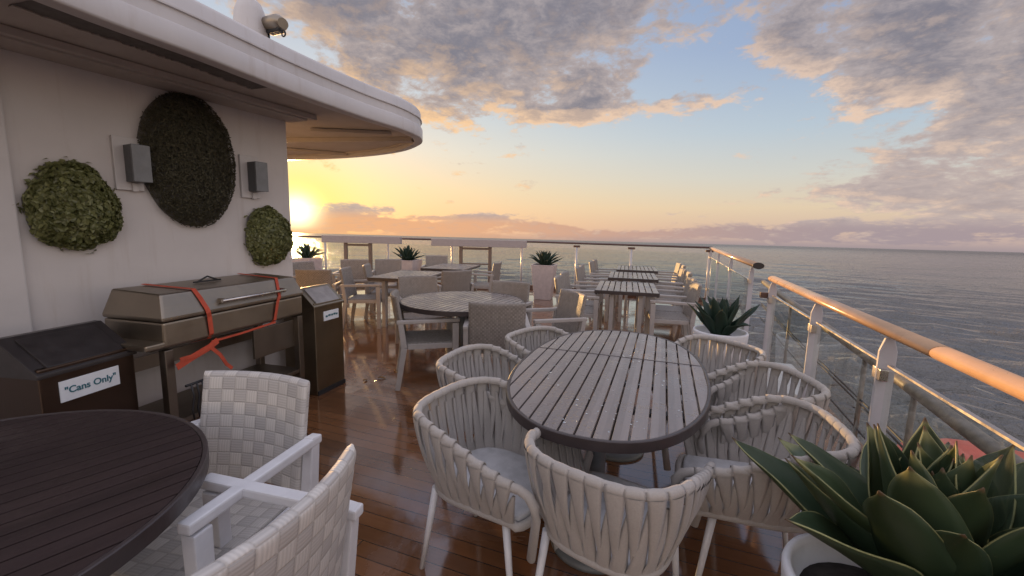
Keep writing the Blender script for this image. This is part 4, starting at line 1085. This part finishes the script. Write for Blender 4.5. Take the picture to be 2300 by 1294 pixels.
for a, c in zip(ys[:-1], ys[1:]): glass(t, railpt(c) - RD * .035, railpt(a) + RD * .035, .10, 1.0)
t = thing('stern_railing', 'long dark topped glass railing across the far end of the deck', 'railing', (0, 0, 0))
HB = 1.205
b = MB(); b.tube([v3(p, HB) for p in BACKP], .030, 14, ell=(1.2, .8)); b.build('handrail', 'darkrail', t)
def backpt(u):                                               # metres along the rail from the corner
    for a, c in zip(BACKP[:-1], BACKP[1:]):
        l = (c - a).length
        if u <= l: return a + (c - a) * (u / l), (c - a).normalized()
        u -= l
    return BACKP[-1], (BACKP[-1] - BACKP[-2]).normalized()
def back_x(px):                                              # distance along the rail at the bearing of a post
    best = min((abs(backpt(i * .01)[0].x / backpt(i * .01)[0].y - px), i * .01) for i in range(1300)); return best[1]
us = [0.05] + [back_x((p - 1150) / 950) for p in (1415, 1293, 1170, 1013, 870, 730, 600)]
for u in us:
    p, dd = backpt(u); b = MB(); b.tube([v3(p, 0), v3(p, HB - .07)], .022, 10); po = b.build('post', 'postw', t)
    b = MB(); b.box((p.x, p.y, HB - .075), (.16, .05, .05), math.atan2(dd.y, dd.x)); b.build('bracket', 'darkrail', po, bevel=.006)
for a, c in zip(us[:-1], us[1:]):
    pa, dd = backpt(a + .05); pc, _ = backpt(c - .05); glass(t, pa, pc, .12, HB - .13, edge=False)
b = MB()
for a, c in zip(BACKP[:-1], BACKP[1:]):
    dd = (c - a).normalized(); mid = (a + c) / 2; b.box((mid.x - dd.y * .0, mid.y, .05), ((c - a).length, .12, .10), math.atan2(dd.y, dd.x))
b.build('kerb', 'darkrail', t)
def gate(x0, x1, fx0, fx1, z0, z1, zr, label):
    cx = (x0 + x1) / 2; ub = back_x(cx / 10.8); p, dd = backpt(ub); off = Vector((0, -.22))
    t = thing('boarding_gate', label, 'gate', (p.x + off.x, p.y + off.y, 0), math.atan2(-dd.y, -dd.x), 'boarding gates at the far rail')
    w = x1 - x0
    b = MB(); b.box((0, 0, (z0 + z1) / 2), (w, .16, z1 - z0)); b.build('header', 'header', t, bevel=.008)
    f0, f1 = fx0 - cx, fx1 - cx
    for x in (f0, f1):
        b = MB(); b.box((x, 0, (z0 - .002) / 2), (.085, .06, z0 - .004)); b.build('jamb', 'teak', t, bevel=.004)
    for z in (z0 - .05, zr):
        b = MB(); b.box(((f0 + f1) / 2, 0, z), (f1 - f0 - .088, .05, .055 if z > zr else .035)); b.build('cross_rail', 'teak', t, bevel=.004)
gate(-4.80, -2.74, -4.2, -3.55, 1.075, 1.255, .62, 'left boarding gate with a pale header on a dark timber frame')
gate(-2.05, .36, -1.30, -.56, 1.055, 1.235, .62, 'right boarding gate with a pale header on a dark timber frame')

# ------------------------------------------------------------------ outside: lower rail and the boat
t = thing('lower_railing', 'weathered rail with wires on the lower deck outside the side railing', 'railing', (0, 0, 0))
LR = [Vector((4.9, 8.2, .60)), Vector((3.966, 5.711, .50)), Vector((3.08, 3.31, .42)), Vector((2.70, 2.296, .37)), Vector((2.3, 1.2, .33)), Vector((1.6, -.8, .28))]
b = MB(); b.tube(LR, .045, 14); b.build('handrail', 'oldrail', t)
for dz in (-.42, -.46, -.70):
    b = MB(); b.tube([p + Vector((0, 0, dz)) for p in LR], .009, 6); b.build('wire', 'black', t)
def lrp(y):
    for a, c in zip(LR[:-1], LR[1:]):
        if c.y <= y <= a.y: return a.lerp(c, (a.y - y) / (a.y - c.y))
    return LR[-1]
for y in (7.6, 6.2, 4.95, 3.75, 2.95, 2.0, 1.1, .1):
    p = lrp(y); b = MB(); b.tube([Vector((p.x, p.y, -.62)), p], .020, 10); b.build('post', 'oldrail', t)
bo = thing('rescue_boat', 'orange rescue boat hanging outside the rail behind the big agave', 'boat', (3.25, .75, -.40), math.atan2(RD.y, RD.x))
def hullf(u, v):
    x = -3.2 + 6.4 * u; k = max(0, 1 - abs((x) / 3.25) ** 3.2) ** .55; a = 2 * PI * v
    y = 1.15 * k * math.copysign(abs(math.cos(a)) ** .62, math.cos(a)); z = (.12 if math.sin(a) > 0 else 1.0) * k * math.copysign(abs(math.sin(a)) ** .7, math.sin(a))
    return (x, y, z)
b = MB(); b.grid(hullf, 40, 32, closed_v=True); b.build('boat_hull', 'boat', bo)
b = MB(); b.tube([(-3.2 + 6.4 * u, s_ * 1.17 * max(0, 1 - abs((-3.2 + 6.4 * u) / 3.25) ** 3.2) ** .55, .0) for s_ in (1,) for u in [i / 30 for i in range(1, 30)]], .05, 8); b.build('fender', 'boat', bo)
b = MB(); b.box((.2, 0, .16), (2.6, 1.2, .16)); b.build('cover', 'boat', bo, bevel=.06, seg=3)
t = thing('deck_locker', 'white locker on the lower deck seen through the railing glass', 'locker', (2.95, 4.55, -.62), math.atan2(RD.y, RD.x))
b = MB(); b.box((0, 0, .27), (1.1, .55, .54)); b.build('locker_body', 'roof', t, bevel=.03, seg=3)
b = MB(); b.box((0, 0, .555), (1.14, .60, .04)); b.build('locker_lid', 'roof', t, bevel=.012)

# ------------------------------------------------------------------ leaves on the wet deck
def dry_leaf(x, y, rz, s, label, seed):
    rr = random.Random(seed)
    b = MB(); b.grid(lambda u, v: ((v - .5) * s, (u - .5) * s * .55 * math.sin(PI * min(.98, max(.02, v))), .006 + .10 * s * ((u - .5) * 2) ** 2 + .06 * s * math.sin(PI * v * 1.4)), 4, 8)
    o = b.build('fallen_leaf', 'leafdry', None, loc=(x, y, 0), rz=rz, recalc=False)
    sm = o.modifiers.new('thickness', 'SOLIDIFY'); sm.thickness = .0012
    tag(o, label, 'leaf', 'fallen leaves on the deck')
dry_leaf(1.215, 2.12, .6, .05, 'small dry leaf on the planks right of the nearest rope chair', 1)
for i, (x, y, s) in enumerate(((-1.28, 4.05, .075), (-1.42, 3.98, .065), (-1.20, 4.28, .06))):
    dry_leaf(x, y, i * 1.3, s, ('larger curled leaf', 'curled leaf nearest the tall bin', 'smaller curled leaf, farthest')[i] + ' on the wet deck right of the tall bin', 5 + i)
